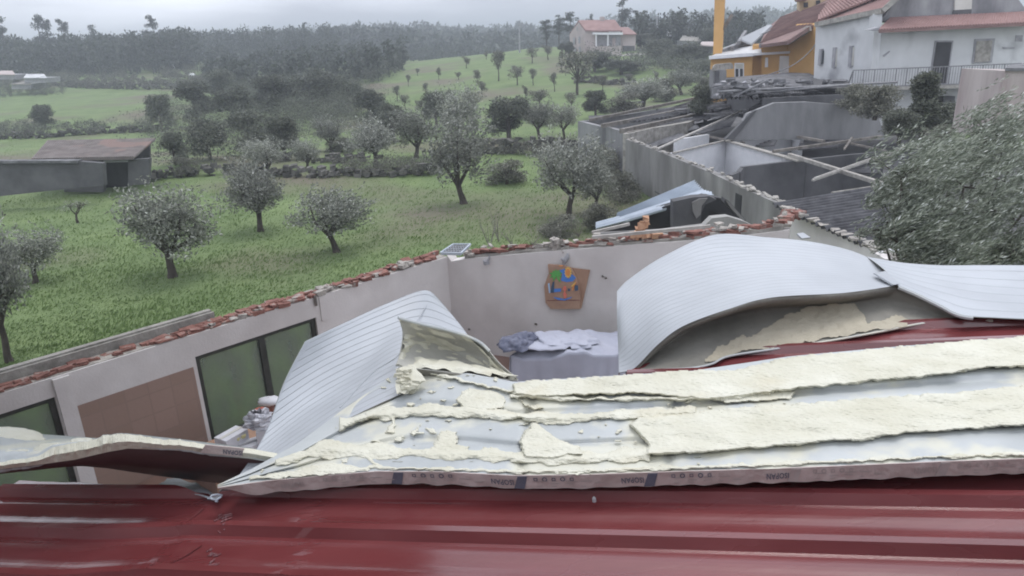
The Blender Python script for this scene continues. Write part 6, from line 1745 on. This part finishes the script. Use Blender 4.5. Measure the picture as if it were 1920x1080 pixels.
while len(pts) < 620:
    y = rng.uniform(185, 300); u = rng.uniform(-120, 640); p = aY(u, 120, y)
    if u > 380 and y < 230: continue
    if ground_z(p.x, p.y, False) < .6 and rng.random() < .5: continue
    pts.append((p.x, p.y))
forest('pine_forest', 'dark pine forest along the skyline at left', pts, (6.8, 10.4), 1, 3, 34, .9)
pts = []
while len(pts) < 1700:
    d = rng.uniform(400, 760) if len(pts) < 1100 else rng.uniform(270, 430); u = rng.uniform(150, 1500) if len(pts) < 1100 else rng.uniform(600, 1120); p = aY(u, 100, d); pts.append((p.x, p.y))
forest('ridge_forest', 'hazy wooded ridge on the horizon', pts, (6, 11), 1, 4, 12, 2.3)
pts = []
for _ in range(160):
    p = aY(rng.uniform(380, 760), 140, rng.uniform(120, 210)); pts.append((p.x, p.y))
for _ in range(330):
    p = aY(rng.uniform(500, 1000), 120, rng.uniform(230, 420)); pts.append((p.x, p.y))
forest('valley_wood', 'grey wood filling the valley left of the green hill', pts, (3.0, 6.0), 1, 6, 26, .8)
pts = []
for _ in range(110):
    p = aY(rng.uniform(1195, 1420), 100, rng.uniform(140, 200)); pts.append((p.x, p.y))
forest('hill_wood', 'dark wood behind the orange house and right of the pink house', pts, (3.5, 7.0), 1, 7, 30, .8)

def thicket(name, label, polys, n, hr, seed, ln, m, dmax=260):
    rng = random.Random(seed); vs = []; fs = []; lf = []
    for poly in polys:
        us = [p[0] for p in poly]; vv = [p[1] for p in poly]; c_ = 0
        while c_ < n:
            u, v = rng.uniform(min(us), max(us)), rng.uniform(min(vv), max(vv))
            if not inpoly(u, v, poly): continue
            c_ += 1; p = aG(u, v); h = rng.uniform(*hr); r_ = h * rng.uniform(.35, .7)
            for k in range(4):
                c = (p.x + rng.uniform(-r_, r_) * .7, p.y + rng.uniform(-r_, r_) * .7, p.z + h * rng.uniform(.15, .75))
                leaves_into(vs, fs, lf, rng, c, (r_ * .7, r_ * .7, h * .25), 40, ln, ln * .45, wk=.4, core=.2)
    mb = MB(); mb.v = [tuple(v) for v in vs]; mb.f = fs; mb.mi = [0] * len(fs); mb.leaf = lf
    tag(mb.build(name, m), label, 'thicket', kind='stuff')
thicket('thicket', 'dark thicket filling the hollow between the far left meadow and the grove', [[(300, 250), (300, 190), (430, 160), (640, 165), (700, 180), (735, 250), (700, 262), (600, 262), (440, 320), (330, 325), (300, 300)], [(420, 230), (440, 175), (640, 165), (680, 240)]], 330, (1.8, 4.4), 31, .17, M_ever)
thicket('far_scrub', 'brown grey scrub on the slope under the left pine forest', [[(-40, 165), (-40, 128), (480, 124), (480, 168), (250, 166)]], 420, (.8, 2.2), 35, .3, M_bush)
thicket('hedge', 'dark hedge along the lower edge of the far left meadow', [[(-40, 240), (290, 238), (290, 250), (-40, 266)], [(-40, 168), (120, 165), (120, 180), (-40, 185)]], 90, (.8, 1.8), 36, .16, M_ever)
thicket('hill_scrub', 'dark scrub on the hill around the pink house and before the orange house', [[(1100, 112), (1230, 118), (1330, 105), (1335, 160), (1290, 165), (1240, 140), (1130, 140)], [(640, 140), (700, 128), (760, 128), (700, 160)]], 70, (1.5, 3.5), 32, .3, M_ever)
thicket('brambles', 'low grey brambles along the foot of the long grey wall and terrace walls', [[(1085, 292), (1100, 290), (1200, 370), (1170, 400), (1100, 340)], [(640, 318), (820, 312), (820, 330), (640, 334)], [(860, 278), (1085, 282), (1085, 296), (860, 296)]], 60, (.5, 1.3), 33, .09, M_bush)
# trees by the white house and the big olive at right
def big_olive():
    rng = random.Random(99); p = aY(1800, 420, 11.5); gx, gy = p.x, p.y
    root = thing('big_olive_tree', Vector((gx, gy, 0)), 'big windblown olive tree with silver leaves at the right edge, over the corrugated roof', 'tree')
    wood = MB(); top = Vector((gx, gy, 1.3)); wood.tube([Vector((gx + .2, gy, -.2)), Vector((gx + .1, gy, .6)), top], [.3, .22, .2], 10)
    clumps = []
    brng = random.Random(12)
    # clump centres from their places in the view, at different distances
    spec = [(1780, 500, 10.8, .45), (1850, 500, 11.6, .45), (1930, 500, 11.2, .5), (1700, 480, 11.4, .4), (1820, 540, 11.2, .4), (1700, 330, 10.6, .55), (1690, 400, 10.4, .5), (1740, 300, 11.2, .6), (1750, 370, 10.8, .65), (1730, 440, 10.2, .42), (1800, 270, 11.8, .6), (1810, 340, 11, .7), (1800, 410, 10.6, .6), (1860, 250, 12, .6), (1870, 320, 11.2, .7), (1860, 400, 10.6, .6),
            (1920, 265, 12, .6), (1930, 340, 11.2, .7), (1925, 420, 10.4, .55), (1990, 300, 12, .8), (2000, 400, 11, .8), (1660, 360, 10.9, .35), (1770, 445, 10.3, .35), (1680, 440, 10.1, .3), (1780, 320, 12.4, .7), (1850, 360, 12.4, .7), (1720, 380, 12.0, .6), (1905, 460, 10.2, .3), (1700, 458, 10.0, .3), (1748, 474, 9.9, .28), (1900, 478, 9.9, .28), (1955, 470, 9.9, .35), (1660, 415, 10.4, .3)]
    vs = []; fs = []; lf = []
    for u, v, y, r_ in spec:
        r_ *= .8; u += brng.uniform(-14, 14); v += brng.uniform(-10, 16)
        c = aY(u, v, y); m_ = top.lerp(c, .5) + Vector((brng.uniform(-.25, .25), brng.uniform(-.3, .3), brng.uniform(-.35, .1))); wood.tube([top - Vector((0, 0, .1)), top.lerp(m_, .5) + Vector((0, brng.uniform(-.12, .12), -.1)), m_, c], [.10, .07, .04, .01], 6)
        for k in range(9):
            d = Vector((rng.gauss(0, 1), rng.gauss(0, 1), rng.gauss(0, .8))).normalized(); c2 = c + d * r_ * rng.uniform(.3, 1.35)
            if rng.random() < .25: continue
            wood.tube([c, c2], [.012, .003], 4)
            leaves_into(vs, fs, lf, rng, c2, (r_ * .4, r_ * .4, r_ * .3), 60, .085, .020, wind=(.75, 0, .35), wk=.62, core=.1)
            for q in range(10):       # streaming twigs
                s0 = c2 + Vector((rng.gauss(0, 1), rng.gauss(0, 1), rng.gauss(0, 1))) * r_ * .3; dr = Vector((.8, rng.uniform(-.3, .3), rng.uniform(.1, .7))).normalized()
                for z in range(13): leaves_into(vs, fs, lf, rng, s0 + dr * (.045 * z), (.012,) * 3, 2, .085, .018, wind=tuple(dr), wk=.8, core=1)
    wood.build('trunk', M_bark, root, smooth=True)
    mb = MB(); mb.v = [tuple(v) for v in vs]; mb.f = fs; mb.mi = [0] * len(fs); mb.leaf = lf; mb.build('crown', M_olive2, root)
big_olive()
def at_tree(kind, u, vb, top, wpx, y, lb, grp=None, leaf=None, name=None):
    b = aY(u, vb, y); return tree(kind, u, vb, top, wpx, lb, grp, base=b, leaf=leaf, name=name)
G6 = 'trees in the yard of the white house'
at_tree('evergreen', 1322, 228, 158, 70, 42, 'dark bush in front of the foot of the orange house', G6)
at_tree('cypress', 1728, 260, 138, 110, 27, 'dark pointed conifer in front of the white house balcony', G6)
at_tree('evergreen', 1685, 268, 200, 90, 26, 'dark bush left below the pointed conifer', G6)
at_tree('bush', 1640, 222, 150, 100, 30, 'windblown pale scrub left of the pointed conifer', G6)
at_tree('bush', 1600, 205, 150, 80, 33, 'thin windblown scrub at the corner of the white house', G6)
at_tree('evergreen', 1780, 260, 190, 80, 28, 'dark bush under the balcony right of the conifer', G6)
at_tree('bush', 1760, 290, 225, 90, 22, 'low grey bush between the conifer and the big olive', G6)
# weeds and thorn stems behind the wall
def weeds():
    rng = random.Random(21); mb = MB()
    for (u, v, y, h) in ((935, 440, 16, 1.2), (918, 450, 15.5, 1.3), (960, 446, 15.4, .6), (1000, 446, 15, .5), (1040, 440, 15, .6), (1085, 430, 15, .7)):
        p = aG(u, v + 14); 
        for k in range(7):
            e = p + Vector((rng.uniform(-.5, .5), rng.uniform(-.3, .3), h * rng.uniform(.6, 1.1))); mb.tube([p, p.lerp(e, .6) + Vector((rng.uniform(-.1, .1), 0, 0)), e], [.012, .008, .003], 4)
    tag(mb.build('dry_stems', M_wood), 'thin dry stems sticking up behind the broken wall top', 'weeds', kind='stuff')
weeds()

# ================================================================== HAZE
def haze():
    mb = MB(); mb.prism([(-1300, -30, -70), (1300, -30, -70), (1300, 2700, -70), (-1300, 2700, -70)], (0, 0, 118))
    m = bpy.data.materials.new('haze'); m.use_nodes = True; n = m.node_tree.nodes; l = m.node_tree.links
    n.remove(n['Principled BSDF']); v = n.new('ShaderNodeVolumePrincipled'); v.inputs['Density'].default_value = HAZE_D; v.inputs['Color'].default_value = (.63, .67, .745, 1); v.inputs['Anisotropy'].default_value = .1
    l.new(v.outputs['Volume'], n['Material Output'].inputs['Volume'])
    o = mb.build('haze', m); tag(o, kind='stuff')
HAZE_D = .0016
haze()
print('objects', len(bpy.data.objects))
